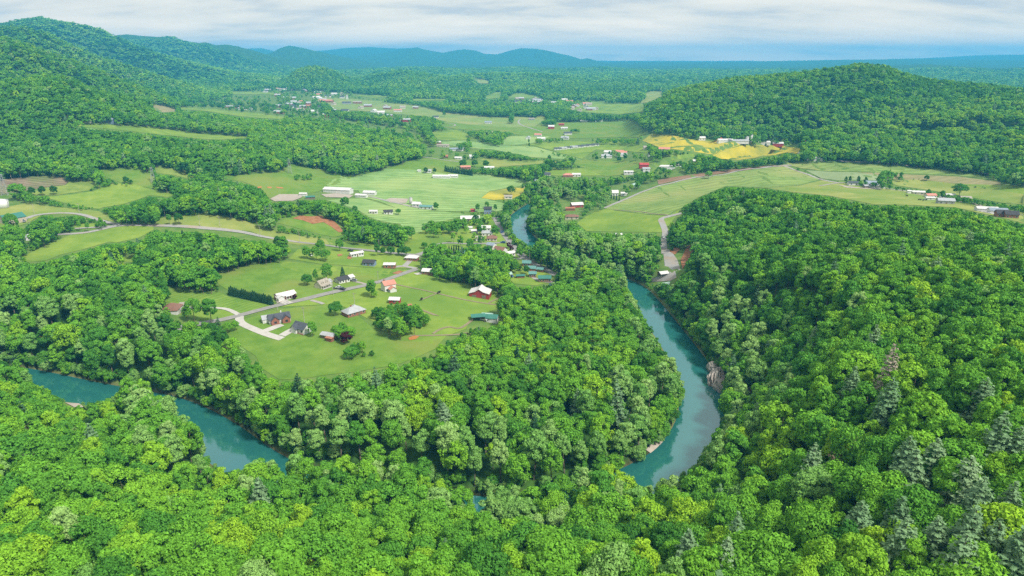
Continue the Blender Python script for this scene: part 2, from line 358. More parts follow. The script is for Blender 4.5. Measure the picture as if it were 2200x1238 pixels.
# ------------------------------------------------------------------ land cover: where the photo shows open ground, water and woods
FIELDS = [   # (name, material, outline as seen in the photo)
 ('field','ploughed',[(0,386),(60,381),(100,378),(130,380),(148,390),(140,398),(90,404),(40,412),(0,420)]),
 ('meadow','meadow',[(130,380),(150,388),(205,392),(215,400),(190,410),(120,420),(60,420),(95,404),(142,398),(150,390)]),
 ('meadow','lime',[(95,424),(160,418),(205,410),(235,395),(285,395),(330,409),(395,418),(360,424),(320,420),(300,428),(262,440),(222,446),(212,450),(150,440)]),
 ('meadow','grass',[(215,362),(290,365),(330,374),(332,385),(325,394),(332,407),(300,400),(262,394),(242,386),(220,378)]),
 ('meadow','meadow',[(332,360),(370,362),(420,381),(408,385),(370,376),(335,372)]),
 ('meadow','grass',[(438,379),(500,378),(600,370),(625,352),(660,358),(690,364),(725,375),(765,380),(700,405),(685,412),(640,420),(578,426),(560,405),(520,390)]),
 ('meadow','dry',[(0,448),(60,437),(130,446),(212,454),(230,464),(262,474),(240,476),(160,462),(90,462),(60,480),(0,500)]),
 ('meadow','lime',[(42,556),(92,530),(132,514),(150,505),(255,486),(330,486),(330,494),(300,511),(250,522),(235,520),(180,536),(130,548),(100,560),(60,564)]),
 ('meadow','dry',[(330,482),(345,470),(365,463),(430,461),(470,464),(525,474),(560,489),(600,499),(650,508),(720,516),(720,526),(640,526),(600,521),(575,512),(540,498),(470,491),(430,486)]),
 ('lawn','lime',[(160,482),(205,480),(222,486),(190,492),(160,490)]),
 ('meadow','lime',[(252,553),(292,553),(288,564),(258,562)]),
 ('meadow','grass',[(590,478),(630,464),(650,460),(680,460),(715,472),(735,488),(742,504),(720,510),(690,505),(640,491)]),
 ('meadow','lime',[(700,514),(760,518),(830,525),(872,530),(935,536),(890,549),(850,546),(780,538),(712,529)]),
 ('field','crop',[(725,376),(762,379),(790,374),(830,363),(860,364),(905,366),(960,374),(1035,375),(1062,378),(1130,386),(1118,400),(1052,411),(1035,425),(1085,438),(1082,452),(1050,456),(960,454),(900,452),(850,447),(812,432),(778,424),(770,410),(692,404)]),
 ('field','grass',[(745,372),(790,372),(840,360),(880,346),(912,340),(955,345),(1000,362),(960,374),(905,366),(860,364),(830,363),(790,374)]),
 ('field','crop',[(700,430),(778,426),(850,447),(960,456),(1060,468),(1040,470),(990,466),(960,474),(925,480),(905,500),(872,500),(860,482),(820,476),(790,466),(770,452),(735,440)]),
 ('lawn','lime',[(872,500),(905,500),(925,482),(960,474),(1068,470),(1078,492),(1098,526),(1114,548),(1100,556),(1040,552),(930,553),(890,549),(935,537),(870,530)]),
 ('lawn','lime',[(1095,580),(1125,560),(1150,572),(1198,594),(1190,606),(1150,614),(1105,610),(1090,598)]),
 ('lawn','lime',[(640,536),(700,530),(780,540),(860,548),(900,552),(905,575),(850,578),(790,575),(730,570),(690,568),(620,556)]),
 ('meadow','grass',[(455,588),(500,578),(560,566),(610,562),(690,570),(790,576),(870,580),(850,590),(780,614),(700,632),(640,648),(590,650),(500,630),(470,612)]),
 ('meadow','lime',[(590,566),(615,562),(690,570),(790,576),(865,580),(840,592),(780,594),(700,594),(640,585)]),
 ('meadow','mown',[(360,614),(395,618),(425,630),(470,628),(495,640),(585,656),(580,664),(525,676),(490,664),(430,658),(390,655),(356,650)]),
 ('lawn','lime',[(395,662),(480,666),(515,680),(470,690),(430,690),(395,680)]),
 ('meadow','lime',[(870,580),(905,588),(950,599),(1010,612),(1062,626),(1082,645),(1072,662),(1040,675),(1010,690),(1000,708),(960,722),(940,742),(905,735),(860,735),(800,690),(740,660),(700,655),(600,660),(520,684),(620,655),(700,636),(785,617)]),
 ('meadow','grass',[(515,690),(600,665),(700,655),(770,680),(830,730),(900,735),(950,728),(935,750),(900,766),(860,782),(820,790),(760,800),(700,806),(640,816),(600,816),(560,790),(550,766),(520,746),(485,722),(500,704)]),
 ('field','rowcrop',[(1300,448),(1340,431),(1400,404),(1470,387),(1560,373),(1660,358),(1690,358),(1760,386),(1720,398),(1640,404),(1560,400),(1500,425),(1462,448),(1435,462),(1400,462),(1320,452)]),
 ('meadow','lime',[(1240,480),(1255,468),(1280,455),(1305,449),(1320,453),(1400,463),(1435,464),(1462,450),(1445,475),(1436,500),(1420,500),(1340,499),(1260,497)]),
 ('field','soil',[(1412,388),(1440,382),(1500,374),(1560,366),(1620,360),(1660,355),(1680,358),(1620,364),(1560,372),(1470,385),(1415,397)]),
 ('field','rowcrop',[(1680,352),(1740,349),(1850,353),(1960,359),(2060,371),(2120,379),(2180,386),(2160,390),(2060,378),(1960,374),(1900,371),(1840,369),(1770,368),(1720,362)]),
 ('field','pale',[(1730,366),(1770,369),(1840,371),(1890,378),(1885,388),(1840,387),(1800,388),(1765,384)]),
 ('field','straw',[(1840,371),(1900,372),(1960,376),(2060,380),(2150,392),(2150,398),(2060,396),(1990,388),(1920,386),(1890,388),(1890,378)]),
 ('field','dry',[(1895,389),(1960,386),(2010,390),(2100,402),(2200,418),(2200,440),(2150,436),(2060,420),(1990,408),(1930,400)]),
 ('field','lime',[(2010,388),(2060,396),(2150,398),(2200,400),(2200,418),(2100,402)]),
 ('meadow','dry',[(1640,404),(1720,399),(1765,388),(1800,392),(1880,404),(1960,412),(2040,430),(2110,446),(2200,458),(2200,480),(2150,468),(2050,446),(1950,441),(1880,440),(1780,421),(1700,413)]),
 ('lawn','gravel',[(1424,536),(1436,536),(1446,545),(1456,560),(1462,580),(1452,598),(1440,604),(1400,606),(1392,602),(1424,592),(1428,570)]),
 ('meadow','lime',[(118,264),(200,268),(300,272),(420,285),(537,293),(530,297),(470,301),(420,298),(370,292),(300,285),(220,276),(140,270)]),
 ('meadow','straw',[(325,228),(345,225),(375,234),(382,240),(350,242),(332,236)]),
 ('meadow','lime',[(385,229),(440,232),(560,245),(622,253),(600,257),(520,251),(440,239),(390,236)]),
 ('meadow','rowcrop',[(690,210),(760,213),(860,222),(905,228),(960,242),(1060,252),(1130,250),(1170,258),(1150,272),(1090,274),(1030,270),(960,262),(900,250),(800,240),(720,236)]),
 ('meadow','grass',[(960,262),(1030,270),(1090,274),(1150,272),(1180,262),(1220,262),(1330,262),(1350,258),(1370,268),(1380,285),(1372,296),(1300,296),(1230,298),(1150,296),(1060,282),(980,278),(930,268)]),
 ('meadow','lime',[(925,282),(980,280),(1020,292),(1035,302),(1010,300),(960,302),(940,300)]),
 ('field','crop',[(1080,294),(1130,292),(1190,294),(1160,306),(1110,312),(1080,312)]),
 ('field','crop',[(940,306),(1000,302),(1060,312),(1150,316),(1200,330),(1250,344),(1200,342),(1140,338),(1060,322),(1000,318),(960,312)]),
 ('field','lime',[(1130,310),(1200,304),(1290,306),(1370,302),(1400,330),(1330,324),(1280,322),(1250,342),(1200,328),(1150,314)]),
 ('field','dry',[(1040,340),(1130,346),(1180,346),(1230,350),(1180,352),(1120,355),(1060,360),(1020,352)]),
 ('field','lime',[(1140,372),(1180,364),(1250,362),(1310,368),(1290,378),(1200,378)]),
 ('field','grass',[(880,346),(930,338),(1000,345),(1040,345),(1060,360),(1000,362),(955,345)]),
 ('field','grass',[(1240,344),(1330,345),(1440,352),(1400,362),(1340,376),(1300,380),(1260,364),(1230,352)]),
 ('field','yellow',[(1380,303),(1400,288),(1440,290),(1480,300),(1530,304),(1600,309),(1560,322),(1530,332),(1480,325),(1420,318)]),
 ('field','yellow',[(1530,334),(1560,322),(1600,312),(1640,318),(1700,326),(1660,335),(1590,344),(1550,342)]),
 ('field','yellow',[(1610,311),(1680,314),(1722,320),(1716,331),(1690,328),(1640,318)]),
 ('field','yellow',[(1034,426),(1052,412),(1100,404),(1130,405),(1120,418),(1100,428),(1060,430)]),
 ('field','lime',[(1420,336),(1490,331),(1492,338),(1440,346)]),
 ('meadow','lime',[(1085,211),(1105,201),(1120,199),(1165,209),(1150,213)]),
 ('meadow','lime',[(1035,209),(1062,199),(1082,197),(1074,210),(1050,213)]),
 ('meadow','lime',[(880,212),(950,212),(975,215),(890,217)]),
 ('meadow','dry',[(1385,201),(1400,196),(1426,197),(1426,206),(1390,221),(1368,223),(1384,213)]),
 ('meadow','lime',[(1220,233),(1260,219),(1320,222),(1380,222),(1385,231),(1382,241),(1330,246),(1260,242)]),
 ('meadow','lime',[(760,205),(820,205),(850,208),(800,211)]),
 ('meadow','lime',[(490,196),(590,198),(592,204),(500,203)]),
 ('meadow','dry',[(1012,168),(1045,170),(1056,180),(1032,180)]),
 ('meadow','dry',[(1150,252),(1165,248),(1175,256),(1160,262)]),
]
WATER_SEEN = [
 [(1345,612),(1375,622),(1400,640),(1430,660),(1450,690),(1475,735),(1500,770),(1530,790),(1547,835),(1552,900),(1546,922),(1520,962),(1490,1002),(1440,1024),(1380,1042),(1340,1050),(1388,1008),(1420,962),(1455,922),(1462,880),(1472,850),(1456,800),(1430,755),(1395,710),(1375,670),(1360,640)],
 [(1135,448),(1120,460),(1100,478),(1097,495),(1120,515),(1145,530),(1152,538),(1142,510),(1130,490),(1132,470),(1142,455)],
 [(45,802),(110,799),(150,815),(200,828),(272,832),(240,850),(210,860),(180,867),(140,864),(110,845)],
 [(350,868),(380,874),(430,904),(470,925),(530,936),(552,965),(545,992),(500,1008),(450,1002),(430,960),(420,912),(380,887)],
 [(905,1070),(960,1074),(1050,1084),(1180,1094),(1180,1101),(1080,1099),(960,1082)],
 [(1340,392),(1366,386),(1366,392),(1345,397)],[(1425,384),(1470,374),(1475,378),(1430,388)],
 [(1750,343),(1850,350),(2000,364),(2120,376),(2120,380),(2000,369),(1850,354),(1750,346)],
]
CLEAR = [  # yards, roads and banks with no trees of the wood on them
 [(640,545),(700,528),(910,550),(905,592),(690,600),(600,640),(480,640),(455,590),(610,560)],
 [(365,620),(470,628),(590,655),(760,640),(880,590),(1085,640),(1010,705),(930,750),(700,808),(600,818),(500,730),(470,690),(400,690),(360,682)],
 [(1062,468),(1078,490),(1098,522),(1128,552),(1200,592),(1192,604),(1120,562),(1060,520)],
 [(1414,468),(1468,456),(1470,464),(1436,476),(1440,540),(1478,530),(1490,540),(1466,582),(1452,604),(1396,608),(1422,578),(1416,520)],
 [(120,500),(190,498),(255,480),(360,480),(430,488),(575,512),(720,530),(720,540),(570,520),(430,496),(300,490),(200,506),(120,508)],
 [(1410,386),(1690,352),(1700,360),(1420,408),(1300,452),(1296,446)],
 [(570,418),(650,410),(760,395),(960,432),(960,455),(820,445),(690,428),(580,434)],
 [(0,425),(25,425),(60,440),(60,490),(0,490)],[(48,500),(80,498),(80,522),(48,522)],
 [(1205,432),(1256,430),(1250,472),(1208,474)],[(1528,788),(1550,795),(1558,835),(1545,840)],
 [(1008,668),(1076,668),(1072,700),(1010,700)],[(1318,400),(1335,402),(1330,425),(1312,425)],
]
SPARSE = [ # (density, tree size, outline): gardens and scattered trees
 (0.10,0.65,[(870,476),(1070,470),(1114,548),(1195,590),(1195,604),(1100,560),(930,556),(870,530)]),
 (0.2,0.7,[(690,240),(760,250),(840,268),(900,280),(935,268),(900,250),(800,240),(720,236)]),
 (0.16,0.7,[(560,190),(760,200),(900,215),(690,225),(700,250),(900,280),(940,345),(860,300),(640,262),(430,240),(400,225),(500,205)]),
 (0.10,0.7,[(1150,268),(1350,258),(1400,290),(1380,330),(1440,350),(1260,348),(1140,340),(900,345),(940,305),(1020,280)]),
 (0.35,0.7,[(1260,345),(1500,335),(1500,372),(1410,385),(1330,395),(1120,410),(1130,388),(1240,380)]),
 (0.45,0.7,[(1210,425),(1300,395),(1420,392),(1400,405),(1340,430),(1290,452),(1250,472),(1180,470),(1150,440)]),
 (0.16,0.6,[(600,520),(700,522),(860,545),(860,572),(690,566),(620,555)]),
 (0.25,0.7,[(1430,290),(1500,296),(1720,310),(1725,320),(1600,310),(1500,306),(1430,300)]),
 (0.3,0.6,[(1880,218),(1400,215),(1230,225),(1180,228),(960,230),(960,222),(1180,215)]),
]
CLUMPS = [ # (density, tree size, outline): copses, hedges and tree lines standing in the open land
 (1.0,0.8,[(805,660),(850,648),(890,655),(916,672),(914,705),(880,722),(845,728),(800,705)]),
 (0.9,0.45,[(735,748),(770,728),(805,745),(808,765),(780,782),(745,778),(728,765)]),
 (0.8,0.6,[(705,700),(735,690),(770,700),(765,725),(735,735),(712,722)]),
 (1.0,0.9,[(915,562),(940,553),(990,558),(1040,570),(1080,588),(1098,606),(1085,640),(1040,624),(1000,612),(950,597),(922,588)]),
 (1.0,0.9,[(925,482),(945,478),(1000,478),(1000,500),(950,504),(925,500)]),
 (0.9,0.7,[(1004,476),(1052,478),(1050,488),(1010,486)]),
 (0.8,0.7,[(1086,562),(1120,560),(1118,588),(1086,585)]),
 (1.0,0.65,[(60,426),(130,434),(215,446),(216,456),(130,446),(60,436)]),
 (1.0,0.75,[(560,482),(600,488),(700,508),(870,526),(868,534),(700,516),(600,497),(560,490)]),
 (1.0,0.85,[(640,470),(690,462),(740,478),(800,480),(870,488),(876,520),(800,520),(745,506),(735,488),(715,472)]),
 (0.9,0.7,[(60,488),(100,480),(165,490),(160,500),(120,500),(90,520),(42,545),(20,530),(70,520)]),
 (0.7,0.5,[(625,375),(670,372),(672,388),(640,390)]),
 (1.0,0.6,[(190,410),(205,395),(235,390),(285,394),(280,400),(240,398),(212,408)]),
 (0.9,0.6,[(880,246),(930,250),(965,266),(930,272),(885,270)]),
 (1.0,0.8,[(1000,282),(1040,278),(1108,284),(1100,290),(1082,308),(1080,314),(1050,311),(1030,300),(1005,295)]),
 (0.9,0.8,[(980,306),(1010,304),(1022,318),(1000,322),(980,315)]),
 (1.0,0.7,[(1030,322),(1080,324),(1140,336),(1132,346),(1060,340),(1030,338)]),
 (0.9,0.7,[(1150,297),(1210,296),(1210,305),(1150,308)]),
 (0.8,0.7,[(1145,316),(1180,326),(1240,340),(1245,345),(1200,336),(1150,324)]),
 (1.0,0.8,[(1094,250),(1105,247),(1102,266),(1094,266)]),
 (1.0,0.8,[(1165,258),(1195,258),(1195,272),(1165,269)]),
 (0.9,0.8,[(1225,276),(1248,276),(1246,286),(1226,285)]),
 (1.0,0.8,[(1058,362),(1120,356),(1180,348),(1230,352),(1262,360),(1200,362),(1130,382),(1080,374)]),
 (0.9,0.7,[(1280,301),(1340,297),(1380,302),(1375,312),(1330,312),(1280,309)]),
 (0.9,0.8,[(1885,372),(1900,364),(1940,366),(1945,382),(1890,384)]),
 (1.0,0.45,[(1908,386),(1975,382),(1978,388),(1912,390)]),
 (0.8,0.4,[(1750,367),(1820,370),(1885,369),(1885,372),(1820,373),(1750,370)]),
 (1.0,0.4,[(2090,398),(2130,403),(2170,412),(2175,417),(2130,408),(2088,402)]),
 (0.6,0.35,[(1900,404),(1960,412),(1962,414),(1900,406)]),
 (0.9,0.8,[(2153,384),(2170,384),(2175,398),(2155,396)]),
 (0.9,0.4,[(1430,484),(1436,484),(1440,498),(1436,502)]),
]
MH, MW = 619, 1100
def raster(poly):
    p = np.array(poly, float)/2.0
    yy, xx = np.mgrid[int(max(p[:,1].min()-1, 0)):int(min(p[:,1].max()+2, MH)), int(max(p[:,0].min()-1, 0)):int(min(p[:,0].max()+2, MW))]
    if yy.size == 0: return None
    X, Y = xx+0.5, yy+0.5
    ins = np.zeros(X.shape, bool); q = np.roll(p, -1, 0)
    for (ax, ay), (bx, by) in zip(p, q):
        if ay == by: continue
        c = (ay > Y) != (by > Y)
        ins ^= c & (X < (bx-ax)*(Y-ay)/(by-ay) + ax)
    return yy[ins], xx[ins]
DENS = np.ones((MH, MW), np.float32); SIZE = np.ones((MH, MW), np.float32)
def paint(poly, dens, size=1.0):
    r = raster(poly)
    if r is not None: DENS[r] = dens; SIZE[r] = size
for dn, sz, p in SPARSE: paint(p, dn, sz)
for _, m, p in FIELDS: paint(p, 0.0)
for dn, sz, p in SPARSE[:1]: paint(p, dn, sz)
for p in CLEAR: paint(p, 0.0)
for dn, sz, p in CLUMPS: paint(p, dn, sz)
for p in WATER_SEEN: paint(p, 0.0)

# ------------------------------------------------------------------ ground and its covers
def ground_material():
    m, t, nd, L = new_mat('ground')
    out = nd('ShaderNodeOutputMaterial'); p = nd('ShaderNodeBsdfPrincipled'); L(p.outputs[0], out.inputs[0])
    tc = nd('ShaderNodeTexCoord')
    def nz(scale, detail=5):
        n = nd('ShaderNodeTexNoise'); n.inputs['Scale'].default_value = scale; n.inputs['Detail'].default_value = detail; L(tc.outputs['Object'], n.inputs['Vector']); return n.outputs[0]
    def ramp(s, a, b, lo=0.35, hi=0.65):
        c = nd('ShaderNodeValToRGB'); L(s, c.inputs[0]); e = c.color_ramp.elements
        e[0].position, e[0].color, e[1].position, e[1].color = lo, (*a, 1), hi, (*b, 1); return c.outputs[0]
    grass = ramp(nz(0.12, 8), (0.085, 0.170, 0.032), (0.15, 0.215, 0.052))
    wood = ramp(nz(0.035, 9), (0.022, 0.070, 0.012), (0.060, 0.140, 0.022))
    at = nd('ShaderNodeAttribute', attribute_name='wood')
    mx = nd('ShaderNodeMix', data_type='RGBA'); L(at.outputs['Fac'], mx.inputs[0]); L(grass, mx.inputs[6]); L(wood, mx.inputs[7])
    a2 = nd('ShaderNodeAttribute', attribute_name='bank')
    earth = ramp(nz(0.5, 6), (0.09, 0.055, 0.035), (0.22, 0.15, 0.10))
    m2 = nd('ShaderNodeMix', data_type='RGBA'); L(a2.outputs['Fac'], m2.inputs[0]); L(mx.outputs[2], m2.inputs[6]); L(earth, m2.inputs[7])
    L(m2.outputs[2], p.inputs['Base Color']); p.inputs['Roughness'].default_value = 0.95; p.inputs['Specular IOR Level'].default_value = 0.1
    b = nd('ShaderNodeBump'); b.inputs['Distance'].default_value = 14.0; b.inputs['Strength'].default_value = 1.0
    mu = nd('ShaderNodeMath', operation='MULTIPLY'); L(nz(0.045, 6), mu.inputs[0]); L(at.outputs['Fac'], mu.inputs[1])
    L(mu.outputs[0], b.inputs['Height']); L(b.outputs[0], p.inputs['Normal'])
    return m
def build_ground():
    nl, na = GX.shape
    idx = np.arange(nl*na).reshape(nl, na)
    nxt = np.roll(idx, -1, 1)
    f = np.stack([idx[:-1], idx[1:], nxt[1:], nxt[:-1]], -1).reshape(-1, 4)[:, ::-1]
    v = np.stack([GX, GY, GZ], -1).reshape(-1, 3)
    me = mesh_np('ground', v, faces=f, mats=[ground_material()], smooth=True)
    px, py = project(v[:,0], v[:,1], v[:,2])
    ok = (v[:,1] > 5)
    i = np.clip((py/2).astype(int), 0, MH-1); j = np.clip((px/2).astype(int), 0, MW-1)
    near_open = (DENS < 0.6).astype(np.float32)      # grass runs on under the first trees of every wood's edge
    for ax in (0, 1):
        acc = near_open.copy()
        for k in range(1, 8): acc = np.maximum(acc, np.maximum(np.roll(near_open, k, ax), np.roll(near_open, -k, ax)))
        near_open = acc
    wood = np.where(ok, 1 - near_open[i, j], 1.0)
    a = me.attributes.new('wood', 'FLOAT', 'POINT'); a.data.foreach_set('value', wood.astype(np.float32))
    e = river_edge(v[:,0], v[:,1]); bank = np.clip(1 - (e-0.5)/2.5, 0, 1)*0.8*(np.hypot(v[:,0], v[:,1]) < 1400)
    a = me.attributes.new('bank', 'FLOAT', 'POINT'); a.data.foreach_set('value', bank.astype(np.float32))
    o = link('ground', me); tag(o, 'rolling valley floor, wooded ridges and far blue mountains', 'ground', kind='structure')
build_ground()

FM = {
 'grass': noise_mat('grass', (0.089,0.185,0.024), (0.157,0.255,0.040), 0.10, 0.95, 7, 0.25, 0.1, c3=(0.179,0.230,0.048), scale3=0.03, bscale=0.6),
 'lime': noise_mat('pasture', (0.142,0.240,0.030), (0.232,0.309,0.053), 0.08, 0.95, 7, 0.2, 0.1, c3=(0.117,0.210,0.033), scale3=0.025, bscale=0.5),
 'meadow': noise_mat('meadow', (0.127,0.200,0.037), (0.232,0.289,0.065), 0.09, 0.95, 7, 0.3, 0.1, bscale=0.5),
 'mown': noise_mat('mown_meadow', (0.106,0.205,0.028), (0.174,0.269,0.045), 0.10, 0.95, 6, 0.2, 0.1, wave=(0.09, 0.5, 0.12)),
 'dry': noise_mat('dry_pasture', (0.189,0.244,0.053), (0.295,0.309,0.089), 0.06, 0.95, 7, 0.2, 0.1, c3=(0.147,0.230,0.040), scale3=0.02),
 'crop': noise_mat('young_crop', (0.136,0.249,0.069), (0.242,0.359,0.121), 0.05, 0.95, 7, 0.2, 0.1, c3=(0.274,0.359,0.121), scale3=0.012, wave=(0.035, 1.35, 0.20)),
 'rowcrop': noise_mat('row_crop', (0.136,0.219,0.053), (0.222,0.299,0.081), 0.05, 0.95, 7, 0.2, 0.1, c3=(0.263,0.280,0.097), scale3=0.012, wave=(0.03, 1.5, 0.13)),
 'pale': noise_mat('pale_crop', (0.185,0.249,0.110), (0.246,0.302,0.140), 0.05, 0.95, 6),
 'straw': noise_mat('stubble', (0.208,0.197,0.081), (0.293,0.257,0.125), 0.05, 0.95, 6, wave=(0.03, 1.5, 0.08)),
 'yellow': noise_mat('yellow_flowers', (0.350,0.301,0.025), (0.504,0.406,0.035), 0.06, 0.95, 7, c3=(0.210,0.231,0.035), scale3=0.02),
 'soil': noise_mat('bare_field_soil', (0.196,0.112,0.063), (0.266,0.168,0.105), 0.08, 0.95, 6, wave=(0.05, 1.4, 0.08)),
 'ploughed': noise_mat('ploughed_earth', (0.147,0.105,0.070), (0.252,0.196,0.126), 0.07, 0.95, 7, c3=(0.140,0.168,0.056), scale3=0.03, wave=(0.05, 1.7, 0.2)),
 'gravel': noise_mat('gravel', (0.252,0.245,0.238), (0.364,0.350,0.329), 0.5, 0.95, 8, c3=(0.322,0.266,0.210), scale3=0.08),
 'redsoil': noise_mat('red_clay', (0.238,0.091,0.038), (0.350,0.175,0.084), 0.3, 0.95, 7),
 'orangesoil': noise_mat('orange_clay', (0.364,0.133,0.035), (0.434,0.196,0.063), 0.3, 0.95, 6),
 'tan': noise_mat('bare_pad', (0.315,0.266,0.217), (0.406,0.350,0.294), 0.2, 0.95, 6),
 'asphalt': noise_mat('worn_asphalt', (0.210,0.203,0.189), (0.280,0.269,0.252), 0.4, 0.9, 6),
 'darkasphalt': noise_mat('dark_asphalt', (0.042,0.043,0.045), (0.070,0.070,0.070), 0.4, 0.9, 6),
 'concrete': noise_mat('concrete', (0.385,0.364,0.329), (0.476,0.455,0.420), 0.4, 0.9, 6),
 'track': noise_mat('worn_track', (0.182,0.161,0.091), (0.252,0.210,0.133), 0.3, 0.95, 6),
}
_layer = [0]
def drape(name, mat, poly_px, lift=None, label=None, cat=None, kind='structure'):
    """a thin cover laid on the ground inside an outline"""
    P = np.array(poly_px, float); q = []
    for a, b in zip(P, np.roll(P, -1, 0)):
        n = max(1, int(np.hypot(*(b-a))/14)); q += [a + (b-a)*k/n for k in range(n)]
    q = np.array(q)
    x, y, z = ground_at(q[:,0], q[:,1])
    return drape_xy(name, mat, np.stack([x, y], -1), lift, label, cat, kind)
def drape_xy(name, mat, pts, lift=None, label=None, cat=None, kind='structure'):
    _layer[0] += 1
    x, y = pts[:,0], pts[:,1]; dm = float(np.median(np.hypot(x, y)))
    s = max(2.0, dm*0.011)
    s = max(s, math.sqrt((np.ptp(x)*np.ptp(y))/2500))
    gx, gy = np.meshgrid(np.arange(x.min(), x.max(), s), np.arange(y.min(), y.max(), s))
    gx = gx.ravel(); gy = gy.ravel()
    ins = np.zeros(len(gx), bool)
    for (ax, ay), (bx, by) in zip(pts, np.roll(pts, -1, 0)):
        if ay == by: continue
        ins ^= ((ay > gy) != (by > gy)) & (gx < (bx-ax)*(gy-ay)/(by-ay) + ax)
    allp = [Vector((a, b)) for a, b in pts] + [Vector((a, b)) for a, b in zip(gx[ins], gy[ins])]
    n = len(pts)
    r = delaunay_2d_cdt(allp, [], [list(range(n))], 1, 1e-4)
    v = np.array([(p.x, p.y) for p in r[0]])
    dd = np.hypot(v[:,0], v[:,1])
    up = (0.05 + 0.0002*dd if lift is None else lift + 0.0001*dd) + 0.0008*_layer[0]
    f = np.array([t for t in r[2] if len(t) == 3])
    me = mesh_np(name, np.column_stack([v, hgt(v[:,0], v[:,1]) + up]), tris=f, mats=[FM[mat]], smooth=True)
    o = link(name, me); tag(o, label, cat, None, kind)
    return o
for nm, mt, poly in FIELDS: drape(nm, mt, poly)
# ------------------------------------------------------------------ trees
def leaf_mat(name, stops, transl=0.18, var=0.22):
    """colour runs along 'tint', a property of each tree; every tree also varies a little by itself"""
    m, t, nd, L = new_mat(name)
    out = nd('ShaderNodeOutputMaterial')
    at = nd('ShaderNodeAttribute', attribute_name='tint'); at.attribute_type = 'INSTANCER'
    cr = nd('ShaderNodeValToRGB'); L(at.outputs['Fac'], cr.inputs[0])
    e = cr.color_ramp.elements
    while len(e) < len(stops): e.new(0.5)
    for k, (p, c) in enumerate(stops): e[k].position, e[k].color = p, (*c, 1)
    ge = nd('ShaderNodeNewGeometry')
    mr = nd('ShaderNodeMapRange'); L(ge.outputs['Random Per Island'], mr.inputs[0]); mr.inputs[3].default_value, mr.inputs[4].default_value = 1-var, 1+var
    sc = nd('ShaderNodeVectorMath', operation='SCALE'); L(cr.outputs[0], sc.inputs[0]); L(mr.outputs[0], sc.inputs[3])
    d = nd('ShaderNodeBsdfDiffuse'); L(sc.outputs[0], d.inputs[0])
    tr = nd('ShaderNodeBsdfTranslucent'); L(sc.outputs[0], tr.inputs[0])
    mx = nd('ShaderNodeMixShader'); mx.inputs[0].default_value = transl; L(d.outputs[0], mx.inputs[1]); L(tr.outputs[0], mx.inputs[2])
    L(mx.outputs[0], out.inputs[0])
    return m
LEAF = leaf_mat('broadleaf_foliage', [(0.0,(0.036,0.130,0.022)),(0.25,(0.088,0.268,0.034)),(0.5,(0.172,0.405,0.036)),(0.74,(0.290,0.500,0.032)),(0.80,(0.170,0.370,0.075)),(1.0,(0.300,0.480,0.140))])
NEEDLE = leaf_mat('pine_needles', [(0.0,(0.025,0.080,0.035)),(0.5,(0.14,0.26,0.12)),(1.0,(0.24,0.36,0.18))], 0.12)
DEADN = leaf_mat('dead_needles', [(0.0,(0.20,0.15,0.10)),(1.0,(0.38,0.34,0.28))], 0.1)
PURPLE = leaf_mat('purple_foliage', [(0.0,(0.055,0.014,0.018)),(1.0,(0.075,0.020,0.025))], 0.1)
BARK = noise_mat('bark', (0.10,0.075,0.055), (0.22,0.18,0.14), 2.0, 0.95, 4)

def tri_leaves(c, nrm, size, r):
    """one small triangle per row of c, facing nrm"""
    n = len(c)
    a = np.cross(nrm, r.normal(size=(n,3))); a /= np.linalg.norm(a, axis=1)[:,None] + 1e-9
    b = np.cross(nrm, a)
    s = (size*r.uniform(0.7, 1.3, n))[:,None]
    v = np.stack([c + a*s*0.62, c - a*s*0.40 + b*s*0.55, c - a*s*0.40 - b*s*0.55], 1)
    return v.reshape(-1, 3)
def unit(n, r):
    d = r.normal(size=(n,3)); return d/np.linalg.norm(d, axis=1)[:,None]
def crown_pts(seed, rad, z0, z1, nclump, per, leaf, flat=0.0, loose=0.0):
    r = np.random.default_rng(seed)
    ctr = np.array([0, 0, z0 + (z1-z0)*0.42]); hh = (z1-z0)*0.55
    d = unit(nclump*3, r); d = d[d[:,2] > -0.55][:nclump]
    lob = 1 + 0.22*np.sin(d[:,0]*3 + seed)*np.cos(d[:,1]*3 - seed*2) + 0.10*r.normal(size=len(d))
    k = r.uniform(0.62, 1.0, len(d))**0.5
    wide = np.where(d[:,2] < 0, 0.95, 1 - flat*d[:,2])
    cc = ctr + np.column_stack([d[:,0]*rad*wide, d[:,1]*rad*wide, d[:,2]*hh])*(lob*k)[:,None]*0.80
    rc = r.uniform(0.20, 0.36, len(cc))*rad*(1+loose)
    V = []
    for c, q in zip(cc, rc):
        o = c - ctr; o = o/(np.linalg.norm(o)+1e-6); o = o*0.75 + np.array([0,0,0.45])
        dd = unit(per*3, r); dd = dd[dd @ o > -0.15][:per]
        n = dd*0.9 + r.normal(size=dd.shape)*0.42 + np.array([0,0,0.15]); n /= np.linalg.norm(n, axis=1)[:,None]
        pos = c + dd*np.array([1,1,0.78])*q*r.uniform(0.72, 1.08, len(dd))[:,None]
        V.append(tri_leaves(pos, n, leaf, r))
    return np.vstack(V)
